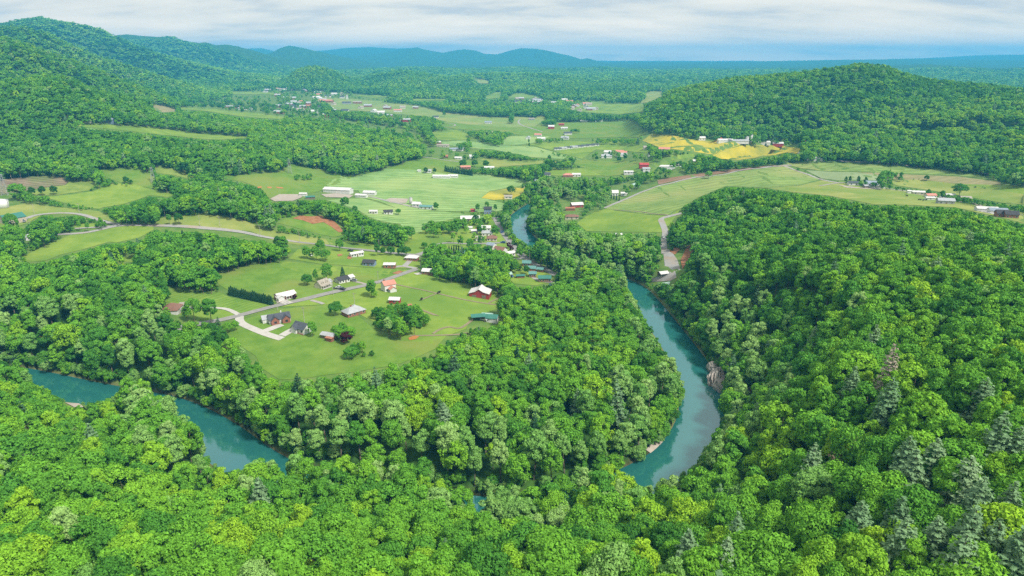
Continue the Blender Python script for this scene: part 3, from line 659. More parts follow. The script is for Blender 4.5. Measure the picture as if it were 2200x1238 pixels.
def pine_pts(seed, rad, z0, z1, leaf, whorls=13, per=7, dens=26, droop=0.18):
    r = np.random.default_rng(seed); V = []
    for i in range(whorls):
        f = i/(whorls-1); z = z0 + (z1-z0)*f
        L = rad*(1-f)**0.75*(0.55+0.45*min(1, f*4+0.35)) + 0.35
        nb = per if f < 0.85 else 4
        for k in range(nb):
            a = 2*math.pi*(k + r.uniform(-.3,.3))/nb + i*0.9; l = L*r.uniform(0.7, 1.12)
            n = max(5, int(dens*l/rad))
            t = r.uniform(0.18, 1.0, n)**0.8
            w = r.normal(size=n)*0.17*l*(1.3-t*0.6)
            up = 0.10*l*t*t - droop*l*t*(1-f)
            pos = np.column_stack([np.cos(a)*l*t - np.sin(a)*w, np.sin(a)*l*t + np.cos(a)*w, z + up + r.normal(size=n)*0.16])
            nn = np.column_stack([np.cos(a)*0.35+r.normal(size=n)*.35, np.sin(a)*0.35+r.normal(size=n)*.35, np.ones(n)*0.9]); nn /= np.linalg.norm(nn, axis=1)[:,None]
            V.append(tri_leaves(pos, nn, leaf, r))
    return np.vstack(V)
def cone_pts(seed, rad, z0, z1, n, leaf):           # clipped evergreen: a dense soft cone
    r = np.random.default_rng(seed)
    f = r.uniform(0, 1, n)**1.25; a = r.uniform(0, 2*math.pi, n)
    w = rad*(1-f)**0.7*(0.75+0.25*np.minimum(1, f*6+.4))*(1+0.12*np.sin(a*5+f*22))*r.uniform(0.85, 1.05, n)
    pos = np.column_stack([np.cos(a)*w, np.sin(a)*w, z0+(z1-z0)*f])
    nn = np.column_stack([np.cos(a), np.sin(a), 0.5+0*a]) + r.normal(size=(n,3))*0.4; nn /= np.linalg.norm(nn, axis=1)[:,None]
    return tri_leaves(pos, nn, leaf, r)
def leaf_mesh(name, V, mat): return mesh_np(name, V, tris=np.arange(len(V)).reshape(-1,3), mats=[mat])
def trunk_geo(seed, h, r0, limbs=5, spread=2.6, conifer=False):
    r = random.Random(seed); g = G(); g2 = []
    p = Vector((0,0,-1.5)); k = 4
    for i in range(k):
        q = Vector((r.uniform(-.25,.25)*(i>0), r.uniform(-.25,.25)*(i>0), -1.5+(h+1.5)*(i+1)/k))
        g.tube(p, q, r0*(1-i/k*0.75), r0*(1-(i+1)/k*0.75), 6); p = q
    if not conifer:
        for i in range(limbs):
            a = r.uniform(0, 6.28); z = h*r.uniform(0.45, 0.85)
            q = Vector((math.cos(a)*spread*r.uniform(.6,1.1), math.sin(a)*spread*r.uniform(.6,1.1), z+h*r.uniform(.15,.3)))
            g.tube((0,0,z), q, r0*0.42, r0*0.1, 4)
    return g
def joined(name, V, leaf, trunk):                    # one mesh for the masses of the woods: foliage and trunk
    tv = np.array(trunk.v); tris = []
    for f in trunk.f:
        for k in range(1, len(f)-1): tris.append((f[0], f[k], f[k+1]))
    tr = np.array(tris); n = len(V)
    me = mesh_np(name, np.vstack([V, tv]), tris=np.vstack([np.arange(n).reshape(-1,3), tr+n]), mats=[leaf, BARK])
    mi = np.zeros(n//3+len(tr), np.int32); mi[n//3:] = 1
    me.polygons.foreach_set('material_index', mi); me.update()
    return me
# crown shapes of a tree 16 m tall, about 5 m in radius; (radius, crown base, top, flatness, looseness)
SHAPES = [(5.0,4.0,16.0,0.10,0.0),(5.6,5.0,15.0,0.05,0.1),(4.4,4.5,17.0,0.25,0.0),(5.2,3.5,14.5,0.0,0.15),(4.0,4.0,17.5,0.35,0.0),(6.0,5.0,16.0,0.05,0.05),(3.5,6.5,17.0,0.2,0.25)]
near_crowns = [leaf_mesh('crown', crown_pts(100+i, a, b, c, 56, 110, 0.50, fl, lo), LEAF) for i, (a,b,c,fl,lo) in enumerate(SHAPES)]
near_trunks = [trunk_geo(200+i, c*0.72, 0.32, 6, a*0.6).mesh('trunk', BARK) for i, (a,b,c,fl,lo) in enumerate(SHAPES)]
pine_crowns = [leaf_mesh('crown', pine_pts(300+i, 4.3+0.3*i, 4.5, 19.0, 0.60, 14, 7, 38), NEEDLE) for i in range(3)]
pine_trunks = [trunk_geo(310+i, 18.5, 0.30, 0, 0, True).mesh('trunk', BARK) for i in range(3)]
PROTO = bpy.data.collections.new('tree_shapes')      # shapes of the wood's mass, never shown by themselves
def proto(name, me): o = bpy.data.objects.new(name, me); PROTO.objects.link(o); return o
idx = 0
LODS = {'near': [], 'mid': [], 'far': [], 'pine': [], 'midpine': []}
def addp(kind, me):
    global idx
    proto('wood_tree_%03d' % idx, me); LODS[kind].append(idx); idx += 1
for i, (a,b,c,fl,lo) in enumerate(SHAPES):
    addp('near', joined('wood_tree', crown_pts(400+i, a, b, c, 48, 84, 0.58, fl, lo), LEAF, trunk_geo(500+i, c*.72, .3, 4, a*.6)))
for i, (a,b,c,fl,lo) in enumerate(SHAPES):
    addp('mid', joined('wood_tree', crown_pts(600+i, a, b*0.8, c, 30, 40, 0.95, fl, lo), LEAF, trunk_geo(700+i, c*.7, .3, 0, 0)))
for i in range(4):
    addp('far', joined('wood_tree', crown_pts(800+i, 5.2, 1.0, 15.0, 14, 16, 2.0, 0.1, 0.1), LEAF, trunk_geo(810+i, 6, .3, 0, 0)))
for i in range(2): addp('pine', joined('wood_tree', pine_pts(900+i, 4.2, 4, 19, .75, 12, 6, 26), NEEDLE, trunk_geo(910+i, 18, .3, 0, 0, True)))
addp('midpine', joined('wood_tree', cone_pts(920, 3.4, 2.0, 16, 260, 1.2), NEEDLE, trunk_geo(921, 12, .3, 0, 0, True)))

def mass(name, P, label):
    """one wood as one object; P columns: x y z variant scale_xy scale_z rot tint"""
    me = bpy.data.meshes.new(name)
    me.vertices.add(len(P)); me.vertices.foreach_set('co', P[:, :3].astype(np.float32).ravel())
    def att(n, ty, v, key='value'):
        a = me.attributes.new(n, ty, 'POINT'); a.data.foreach_set(key, v)
    att('variant', 'INT', P[:,3].astype(np.int32)); att('tint', 'FLOAT', P[:,7].astype(np.float32))
    att('size', 'FLOAT_VECTOR', np.column_stack([P[:,4], P[:,4], P[:,5]]).astype(np.float32).ravel(), 'vector')
    att('turn', 'FLOAT_VECTOR', np.column_stack([P[:,8], P[:,9], P[:,6]]).astype(np.float32).ravel(), 'vector')
    o = link(name, me)
    t = bpy.data.node_groups.new(name, 'GeometryNodeTree')
    t.interface.new_socket('Geometry', in_out='INPUT', socket_type='NodeSocketGeometry'); t.interface.new_socket('Geometry', in_out='OUTPUT', socket_type='NodeSocketGeometry')
    nd = t.nodes.new; L = t.links.new
    gi, go = nd('NodeGroupInput'), nd('NodeGroupOutput')
    ci = nd('GeometryNodeCollectionInfo'); ci.inputs['Collection'].default_value = PROTO; ci.inputs['Separate Children'].default_value = True; ci.inputs['Reset Children'].default_value = True
    ip = nd('GeometryNodeInstanceOnPoints'); ip.inputs['Pick Instance'].default_value = True
    def na(n, ty): q = nd('GeometryNodeInputNamedAttribute'); q.data_type = ty; q.inputs[0].default_value = n; return q.outputs[0]
    L(gi.outputs[0], ip.inputs['Points']); L(ci.outputs[0], ip.inputs['Instance'])
    L(na('variant', 'INT'), ip.inputs['Instance Index'])
    L(na('size', 'FLOAT_VECTOR'), ip.inputs['Scale'])
    e2r = nd('FunctionNodeEulerToRotation'); L(na('turn', 'FLOAT_VECTOR'), e2r.inputs[0]); L(e2r.outputs[0], ip.inputs['Rotation'])
    L(ip.outputs[0], go.inputs[0])
    md = o.modifiers.new('wood', 'NODES'); md.node_group = t
    tag(o, label, 'wood', None, 'stuff')
    return o

def scatter(d0, d1, s, amax=43.0):
    """jittered places between two distances, s metres apart"""
    xm = d1*math.sin(R(amax))
    gx, gy = np.meshgrid(np.arange(-xm, xm, s), np.arange(0, d1, s))
    gx = gx + (np.arange(gx.shape[0]) % 2)[:,None]*s*0.5
    x = (gx + rng.uniform(-.42, .42, gx.shape)*s).ravel(); y = (gy + rng.uniform(-.42, .42, gx.shape)*s).ravel()
    d = np.hypot(x, y); a = np.degrees(np.abs(np.arctan2(x, y)))
    k = (d >= d0) & (d < d1) & (a < amax) & (y > 5)
    return x[k], y[k]
def look(x, y, z):
    px, py = project(x, y, z)
    i = np.clip((py/2).astype(int), 0, MH-1); j = np.clip((px/2).astype(int), 0, MW-1)
    return px, py, DENS[i, j], SIZE[i, j]
def plant(d0, d1, s, hmean):
    x, y = scatter(d0, d1, s)
    z = hgt(x, y); n = len(x)
    e = river_edge(x, y)
    px, py, dn, sz = look(x, y, z+2.0)
    H = hmean*(0.68+0.62*rng.beta(2, 2, n))*sz
    clear = (rng.uniform(size=n) < dn) & (e > 1.5)
    def free(H):                                     # nothing of the tree may stand before open ground or water
        ok = clear.copy(); wr = 5.0*H/16
        for f in (0.25, 0.5, 0.75, 0.97):
            for sx in (-0.6, 0.6) if d1 < 2000 else (0,):
                _, _, q, _ = look(x + sx*wr*(1 if f < .9 else .3), y, z + f*H); ok &= q > 0
        return ok
    ok = free(H)
    for k in (0.75, 0.5, 0.35):
        o2 = free(H*k) & ~ok; H = np.where(o2, H*k, H); ok |= o2
    return x[ok], y[ok], z[ok], H[ok], e[ok], px[ok], py[ok]
def tint_of(x, y, px, py, e, n):
    """species by place: pale willows and sycamores by the water, yellow-green oaks on the near hills"""
    d = np.hypot(x, y)
    base = np.where(d < 330, 0.42, 0.39) + 0.13*rng.normal(size=n) + 0.05*vnoise(x/45, y/45) + np.where(d > 900, 0.14*vnoise(x/210 + 7, y/210) + 0.05, 0)
    base = np.where((px > 1420) & (py > 420) & (py < 760) & (px < 1750), base - 0.03, base)
    base = np.where((py > 950) | (px > 1750) & (py > 500), base + 0.04, base)
    t = np.clip(base, 0.02, 0.74)
    sage = ((e < 26) & (d < 900) & (rng.uniform(size=n) < 0.32)) | (rng.uniform(size=n) < 0.045)
    sage |= (px > 1180) & (px < 1430) & (py > 420) & (py < 620) & (rng.uniform(size=n) < 0.40)
    sage |= (px > 520) & (px < 760) & (py > 860) & (py < 1060) & (rng.uniform(size=n) < 0.35)
    return np.where(sage, rng.uniform(0.80, 1.0, n), t), sage

WOODS = [  # name, label, test on the place in the photo and the distance
 ('wood', 'sunlit canopy of the hill below the camera, before the near river bend', lambda px,py,d,x,y: (d < 215) & (x < 60)),
 ('wood', 'leafy canopy of the steep ridge above the right bank of the river', lambda px,py,d,x,y: (d < 640) & (x > 40) & (px > 1410)),
 ('wood', 'wood filling the inside of the river bend below the pasture', lambda px,py,d,x,y: (d < 420) & (px > 520)),
 ('wood', 'wood between the teal river pool and the house with the brown roof', lambda px,py,d,x,y: (d < 620) & (px <= 560)),
 ('wood', 'pale trees lining the river and the gravel lane behind it', lambda px,py,d,x,y: (d < 900) & (px > 1060)),
 ('wood', 'copses and tree lines among the pastures and roadside houses', lambda px,py,d,x,y: (d < 760)),
 ('wood', 'forest covering the broad round hill behind the yellow fields', lambda px,py,d,x,y: (px > 1360) & (py < 400)),
 ('wood', 'band of forest on the low hills behind the long white barn', lambda px,py,d,x,y: (px < 960) & (py > 255)),
 ('wood', 'hedgerows and copses scattered over the far valley fields', lambda px,py,d,x,y: (d < 1900)),
 ('forest', 'far forest on the mountain slopes and rolling hills', lambda px,py,d,x,y: d > 0),
]
def build_woods():
    rows, people = [], []
    for d0, d1, s, hm, kind in ((72, 430, 6.7, 15.5, 'near'), (430, 950, 7.0, 15.0, 'mid'), (950, 1950, 8.6, 15.5, 'mid'), (1950, 3200, 13.0, 17.0, 'far'), (3200, 5200, 22.0, 20.0, 'far')):
        x, y, z, H, e, px, py = plant(d0, d1, s, hm)
        n = len(x); d = np.hypot(x, y)
        tint, sage = tint_of(x, y, px, py, e, n)
        var = rng.choice(LODS[kind], n)
        if kind in ('near', 'mid'):
            slim = sage & (e < 26); var = np.where(slim, LODS[kind][6], var)
        sxy = H/16*rng.uniform(0.78, 1.1, n); sz = H/16
        if kind == 'far': sxy = sxy*(s/9.0)
        if d0 == 950: sxy *= 1.12
        P = np.column_stack([x, y, z, var, sxy, sz, rng.uniform(0, 6.28, n), tint, rng.normal(size=n)*.05, rng.normal(size=n)*.05])
        # evergreens among the broadleaves
        ev = rng.uniform(size=n) < np.where((px > 1650) & (py > 700), 0.0, 0.025 if kind != 'far' else 0)
        if kind in ('near', 'mid'):
            P[ev, 3] = rng.choice(LODS['pine' if kind == 'near' else 'midpine'], ev.sum()); P[ev, 7] = rng.uniform(0.0, 0.7, ev.sum())
        rows.append(np.column_stack([P, px, py, d, H]))
    A = np.vstack(rows)
    return A
def bank_shrubs():
    """low willows hanging over the water along both banks"""
    P = RIV[(np.hypot(RIV[:,0], RIV[:,1]) < 900)]; out = []
    for (ax, ay, aw), (bx, by, bw) in zip(P[:-1], P[1:]):
        L = math.hypot(bx-ax, by-ay); nx, ny = -(by-ay)/max(L, 1e-6), (bx-ax)/max(L, 1e-6)
        for k in range(int(L/2.1)):
            for s in (-1, 1):
                t = rng.uniform(); o = (aw + t*(bw-aw))/2 + 1.2 + abs(rng.normal())*3.0
                out.append((ax + t*(bx-ax) + s*nx*o, ay + t*(by-ay) + s*ny*o))
    q = np.array(out); x, y = q[:,0], q[:,1]; z = hgt(x, y); n = len(x)
    H = rng.uniform(3.0, 7.5, n); e = river_edge(x, y)
    ok = e > 0.6
    for f in (0.5, 0.95): ok &= look(x, y, z + f*H)[2] > 0
    small = ~ok & (e > 0.6); H = np.where(small, rng.uniform(1.4, 2.4, n), H); ok |= small & (look(x, y, z + H*0.8)[2] >= 0) & (rng.uniform(size=n) < 0.5)
    x, y, z, H = x[ok], y[ok], z[ok], H[ok]; n = len(x); px, py = project(x, y, z)
    d = np.hypot(x, y)
    tint = np.where(rng.uniform(size=n) < 0.45, rng.uniform(0.8, 0.95, n), np.clip(0.32+0.12*rng.normal(size=n), 0, .7))
    var = np.where(d < 430, rng.choice(LODS['near'][:6], n), rng.choice(LODS['mid'][:6], n))
    return np.column_stack([x, y, z - 0.22*H, var, H/16*rng.uniform(1.0, 1.5, n), H/13, rng.uniform(0, 6.28, n), tint, 0*x, 0*x, px, py, d + 1e-3, H])
def edge_shrubs():
    """bushes and saplings that fray the edges of the woods"""
    op = (DENS <= 0).astype(np.float32)
    for ax in (0, 1):
        acc = op.copy()
        for k in range(1, 12): acc = np.maximum(acc, np.maximum(np.roll(op, k, ax), np.roll(op, -k, ax)))
        op = acc
    x, y = scatter(230, 1100, 4.6); z = hgt(x, y); n = len(x)
    px, py, dn, _ = look(x, y, z)
    i = np.clip((py/2).astype(int), 0, MH-1); j = np.clip((px/2).astype(int), 0, MW-1)
    H = rng.uniform(2.5, 8.0, n); e = river_edge(x, y)
    c = (dn > 0.6) & (op[i, j] > 0) & (e > 1.5)
    def free(H): return c & (look(x, y, z + .5*H)[2] > 0) & (look(x, y, z + .95*H)[2] > 0)
    ok = free(H); o2 = free(H*.5) & ~ok; H = np.where(o2, H*.5, H); ok |= o2
    stray = (dn <= 0) & (rng.uniform(size=n) < 0.004) & (np.hypot(x, y) > 300) & (e > 8)      # a few bushes out in the grass by the edge
    ring = np.zeros_like(op); ok &= rng.uniform(size=n) < 0.7
    x, y, z, H, px, py, e = (q[ok] for q in (x, y, z, H, px, py, e)); n = len(x); d = np.hypot(x, y)
    tint = np.clip(0.36 + 0.16*rng.normal(size=n), 0.02, 0.7)
    var = np.where(d < 430, rng.choice(LODS['near'][:6], n), rng.choice(LODS['mid'][:6], n))
    return np.column_stack([x, y, z - .2*H, var, H/16*rng.uniform(1.0, 1.5, n), H/13, rng.uniform(0, 6.28, n), tint, 0*x, 0*x, px, py, d, H])
TREES = build_woods()
def bank_trees():
    px = np.array([272,284,296,308,320,332,344,290,316,340, 880,900,924,946, 1095,1112,1130,1060], float); py = np.array([848,846,848,852,856,862,872,862,868,884, 1062,1060,1062,1066, 1084,1086,1088,1082], float)
    x, y, z = ground_at(px, py, 13.0); e = river_edge(x, y); k = e > 1.0
    x, y, z, px, py = x[k], y[k], z[k], px[k], py[k]; n = len(x)
    return np.column_stack([x, y, z, rng.choice(LODS['near'], n), rng.uniform(.9, 1.1, n), rng.uniform(.95, 1.1, n), rng.uniform(0, 6.28, n), rng.choice([.3, .42, .84, .9], n), 0*x, 0*x, px, py, np.hypot(x, y), 16 + 0*x])
SHRUBS = np.vstack([bank_shrubs(), edge_shrubs(), bank_trees()])
# ------------------------------------------------------------------ single trees of the near hill, then the masses behind them
def single_trees():
    global TREES
    A = TREES
    tx, ty = project(A[:,0], A[:,1], A[:,2] + A[:,13]*0.9)
    vis = (tx > -20) & (tx < 2220) & (ty < 1260) & (A[:,3] < 7) & (A[:,12] < 260)
    order = np.argsort(np.where(vis, A[:,12], 1e9))[:300]
    order = order[vis[order]]
    def word(t): return 'dark green' if t < .36 else 'mid green' if t < .5 else 'bright green' if t < .62 else 'yellow-green' if t < .78 else 'pale sage-green'
    def place(px, py):
        if px < 500: return 'in the bottom-left wood below the pool'
        if px < 950: return 'in the bottom wood left of centre'
        if px < 1400: return 'in the bottom-centre wood'
        if px < 1800: return 'on the near hill below the river reach'
        return 'on the bottom-right hill'
    for k in order:
        r = A[k]; v = int(r[3])
        t = empty('broadleaf_tree', (r[0], r[1], r[2]), r[6])
        for nm, me in (('trunk', near_trunks[v]), ('crown', near_crowns[v])):
            o = link(nm, me, t); o['tint'] = float(r[7])
        t.scale = (r[4], r[4], r[5])
        w = word(r[7])
        sz = 'tall ' if r[13] > 17 else 'low ' if r[13] < 13.5 else 'broad ' if r[4]/r[5] > 1.08 else 'slim ' if r[4]/r[5] < .93 else ''
        row = 'at the bottom edge' if ty[k] > 1170 else 'halfway up' if ty[k] > 1060 else 'in its far rows'
        tag(t, ('%s%s tree %s, %s' % (sz, w, place(tx[k], ty[k]), row)), 'tree', 'broadleaf trees of the near hill')
    keep = np.ones(len(A), bool); keep[order] = False
    TREES = A[keep]
single_trees()
def woods():
    A = np.vstack([TREES, SHRUBS]); left = np.ones(len(A), bool)
    for nm, lb, f in WOODS:
        k = left & f(A[:,10], A[:,11], A[:,12], A[:,0], A[:,1]); left &= ~k
        if k.sum(): mass(nm, A[k], lb)
woods()

# ------------------------------------------------------------------ river
def water_mat():
    m, t, nd, L = new_mat('river_water')
    out = nd('ShaderNodeOutputMaterial'); p = nd('ShaderNodeBsdfPrincipled'); L(p.outputs[0], out.inputs[0])
    p.inputs['Base Color'].default_value = (0.022, 0.135, 0.125, 1); p.inputs['Roughness'].default_value = 0.06; p.inputs['IOR'].default_value = 2.5
    p.inputs['Specular IOR Level'].default_value = 0.5; p.inputs['Specular Tint'].default_value = (0.70, 0.93, 1.0, 1)
    tc = nd('ShaderNodeTexCoord'); n = nd('ShaderNodeTexNoise'); n.inputs['Scale'].default_value = 0.9; n.inputs['Detail'].default_value = 5
    L(tc.outputs['Object'], n.inputs['Vector'])
    b = nd('ShaderNodeBump'); b.inputs['Strength'].default_value = 0.35; b.inputs['Distance'].default_value = 0.05; L(n.outputs[0], b.inputs['Height']); L(b.outputs[0], p.inputs['Normal'])
    return m
def river():
    P = RIV; T = np.gradient(P[:, :2], axis=0); T /= np.linalg.norm(T, axis=1)[:,None]; Nn = np.column_stack([-T[:,1], T[:,0]])
    ks = np.linspace(-1, 1, 5); rows = [np.column_stack([P[:, :2] + Nn*(P[:,2:3]/2 + 4)*k, np.zeros(len(P))]) for k in ks]
    V = np.stack(rows, 1).reshape(-1, 3); n = len(P); F = []
    for i in range(n-1):
        for k in range(4): a = i*5+k; F.append((a, a+1, a+6, a+5))
    me = mesh_np('river', V, faces=np.array(F), mats=[water_mat()], smooth=True)
    tag(link('river', me), 'calm teal river winding round the wooded bend', 'river', kind='structure')
river()
# ------------------------------------------------------------------ roads, drives, tracks, bare ground
def strip(name, mat, pts_px, width, lift=0.17, label=None, smooth=2):
    P = np.array(pts_px, float)
    x, y, _ = ground_at(P[:,0], P[:,1]); return strip_xy(name, mat, np.stack([x, y], -1), width, lift, label, smooth)
def strip_xy(name, mat, W, width, lift=0.17, label=None, smooth=2):
    W = chaikin(W, smooth) if len(W) > 2 else W
    q = []
    for a, b in zip(W[:-1], W[1:]):
        n = max(1, int(np.hypot(*(b-a))/5)); q += [a + (b-a)*k/n for k in range(n)]
    q = np.array(q + [W[-1]])
    T = np.gradient(q, axis=0); T /= np.linalg.norm(T, axis=1)[:,None] + 1e-9; Nn = np.column_stack([-T[:,1], T[:,0]])
    rows = []
    for k in (-0.5, 0, 0.5):
        p = q + Nn*width*k; d = np.hypot(p[:,0], p[:,1])
        rows.append(np.column_stack([p, hgt(p[:,0], p[:,1]) + lift + 0.0003*d]))
    V = np.stack(rows, 1).reshape(-1, 3); n = len(q)
    F = np.array([(i*3+k, i*3+k+1, i*3+k+4, i*3+k+3) for i in range(n-1) for k in (0, 1)])
    o = link(name, mesh_np(name, V, faces=F, mats=[FM[mat]], smooth=True)); tag(o, label, None, None, 'structure'); return o
ROADS = [
 ('road','asphalt',5.0,[(375,709),(400,702),(440,694),(480,687),(520,677),(560,666),(600,656),(650,645),(700,632),(745,622),(785,614),(830,602),(868,588),(895,579)]),
 ('road','asphalt',4.5,[(640,521),(700,527),(750,534),(800,540),(860,546),(900,549),(955,543),(1000,548),(1060,553),(1100,557),(1122,556)]),
 ('lane','asphalt',4.0,[(890,549),(912,543),(928,534),(942,525),(962,522),(1000,525),(1040,524),(1086,522)]),
 ('road','asphalt',6.0,[(1064,468),(1070,481),(1080,498),(1092,516),(1108,538),(1126,553),(1150,570),(1172,580),(1196,592)]),
 ('road','gravel',4.5,[(125,504),(160,503),(190,500),(220,493),(255,485),(300,484),(360,486),(430,490),(480,494),(530,500),(580,512),(640,521)]),
 ('lane','gravel',4.5,[(58,470),(75,463),(110,459),(150,458),(180,462),(205,471),(230,479),(256,484)]),
 ('lane','gravel',3.0,[(160,492),(190,490),(225,488),(256,485)]),
 ('lane','gravel',5.0,[(1464,459),(1440,465),(1418,470),(1424,483),(1430,498),(1427,512),(1425,528),(1428,545)]),
 ('lane','gravel',4.0,[(1298,448),(1330,434),(1365,419),(1400,405),(1450,391),(1500,382),(1560,374),(1640,361),(1680,357),(1700,356)]),
 ('lane','gravel',4.0,[(1685,357),(1720,370),(1750,381),(1778,390),(1806,394)]),
 ('lane','gravel',3.5,[(1760,400),(1785,396),(1806,393)]),
 ('lane','gravel',4.0,[(1806,393),(1880,400),(1960,411),(2010,420),(2060,432),(2110,446),(2200,464)]),
 ('lane','gravel',4.5,[(1760,342),(1800,346),(1900,351),(2000,358),(2060,366),(2130,376),(2180,383)]),
 ('lane','gravel',4.0,[(766,416),(800,424),(850,436),(890,446),(930,450)]),
 ('lane','gravel',4.0,[(1118,257),(1112,262),(1120,270),(1140,276),(1165,284)]),
 ('lane','gravel',3.5,[(880,340),(905,338),(940,343),(985,348)]),
 ('lane','gravel',3.5,[(960,265),(980,268),(975,272),(965,272)]),
 ('lane','concrete',4.5,[(515,681),(514,690),(522,698),(545,708),(575,720),(606,729)]),
 ('driveway','concrete',3.0,[(513,677),(500,670),(485,664),(460,662),(430,661),(404,662),(388,661)]),
 ('driveway','concrete',4.5,[(567,713),(585,706),(606,698)]),
 ('driveway','concrete',4.5,[(606,722),(620,714),(636,706)]),
 ('driveway','concrete',5.0,[(622,653),(608,648),(600,646)]),
 ('driveway','darkasphalt',4.0,[(742,622),(728,620),(716,620)]),
 ('driveway','gravel',2.5,[(785,611),(765,606),(752,603)]),
 ('driveway','gravel',2.5,[(668,646),(685,650),(695,654)]),
 ('driveway','gravel',4.0,[(895,578),(880,575),(865,572),(846,575)]),
 ('driveway','gravel',4.0,[(870,572),(880,562),(886,556)]),
 ('driveway','concrete',4.5,[(892,590),(905,588),(920,588)]),
 ('driveway','concrete',4.0,[(1040,562),(1048,568),(1040,572)]),
 ('driveway','gravel',3.5,[(1140,592),(1150,600),(1170,607),(1195,606)]),
 ('track','track',1.6,[(850,612),(900,622),(950,634),(1000,646),(1050,654),(1072,656)]),
 ('track','track',1.2,[(906,645),(925,637),(943,629)]),
 ('track','track',1.6,[(930,718),(945,708),(965,702),(985,708),(1000,700),(1015,688)]),
 ('track','track',1.5,[(880,722),(930,722),(985,720),(1005,716)]),
 ('track','track',1.2,[(1050,652),(1070,642),(1085,634)]),
 ('track','track',1.4,[(1320,451),(1360,454),(1400,460),(1436,463)]),
]
for nm, mt, wd, pts in ROADS: strip(nm, mt, pts, wd)
PATCH = [
 ('bare_soil','redsoil',[(628,470),(645,464),(668,466),(690,464),(715,474),(728,486),(738,498),(728,500),(712,488),(695,478),(672,482),(650,474)]),
 ('bare_soil','redsoil',[(745,556),(752,545),(765,541),(775,542),(760,552),(752,558)]),
 ('bare_soil','redsoil',[(724,548),(733,546),(737,549),(727,552)]),
 ('bare_soil','orangesoil',[(877,727),(890,722),(901,724),(893,730),(880,732)]),
 ('bare_soil','redsoil',[(842,588),(858,582),(866,584),(855,590)]),
 ('bare_soil','redsoil',[(862,662),(876,656),(886,658),(880,665),(866,667)]),
 ('bare_soil','orangesoil',[(553,402),(562,401),(562,404),(554,405)]),('bare_soil','orangesoil',[(573,402),(583,402),(584,405),(576,405)]),('bare_soil','orangesoil',[(592,402),(606,403),(610,406),(596,405)]),
 ('bare_soil','tan',[(825,431),(840,426),(878,428),(872,437),(840,436)]),
 ('yard','tan',[(690,418),(720,416),(760,420),(750,426),(700,424)]),
 ('yard','tan',[(580,428),(600,418),(640,418),(650,424),(630,432),(590,433)]),
 ('bare_soil','redsoil',[(1437,540),(1450,532),(1462,536),(1450,548)]),
 ('bare_soil','redsoil',[(1462,560),(1476,530),(1488,526),(1494,534),(1480,556),(1466,580)]),
 ('bare_soil','track',[(905,665),(930,674),(945,680),(930,678),(910,670)]),
 ('yard','tan',[(1800,398),(1850,404),(1905,404),(1890,408),(1820,404)]),
 ('yard','concrete',[(2100,449),(2140,448),(2180,462),(2150,464),(2105,455)]),
 ('patio','concrete',[(390,655),(402,655),(408,663),(392,664)]),
 ('yard','tan',[(590,640),(600,636),(606,650),(596,652)]),
 ('yard','gravel',[(1128,572),(1150,574),(1160,584),(1140,584)]),
]
for nm, mt, pts in PATCH: drape(nm, mt, pts, lift=0.22)

# ------------------------------------------------------------------ buildings
def plain(name, c, rough=0.7, var=0.12, scale=0.6, spec=0.3, metal=0.0):
    c = tuple(v*0.80 for v in c)
    return noise_mat(name, tuple(v*(1-var) for v in c), tuple(min(1, v*(1+var)) for v in c), scale, rough, 4, 0.0, spec)
def ribbed(name, c, rough=0.45):                    # standing-seam metal: ribs as fine relief
    c = tuple(v*0.80 for v in c)
    m, t, nd, L = new_mat(name)
    out = nd('ShaderNodeOutputMaterial'); p = nd('ShaderNodeBsdfPrincipled'); L(p.outputs[0], out.inputs[0])
    tc = nd('ShaderNodeTexCoord'); w = nd('ShaderNodeTexWave'); w.inputs['Scale'].default_value = 1.1; L(tc.outputs['Object'], w.inputs['Vector'])
    n = nd('ShaderNodeTexNoise'); n.inputs['Scale'].default_value = 0.5; n.inputs['Detail'].default_value = 6; L(tc.outputs['Object'], n.inputs['Vector'])
    cr = nd('ShaderNodeValToRGB'); L(n.outputs[0], cr.inputs[0]); e = cr.color_ramp.elements
    e[0].position, e[0].color = 0.3, (*[v*0.82 for v in c], 1); e[1].position, e[1].color = 0.65, (*c, 1)
    L(cr.outputs[0], p.inputs['Base Color']); p.inputs['Roughness'].default_value = rough
    b = nd('ShaderNodeBump'); b.inputs['Distance'].default_value = 0.04; L(w.outputs[1], b.inputs['Height']); L(b.outputs[0], p.inputs['Normal'])
    return m
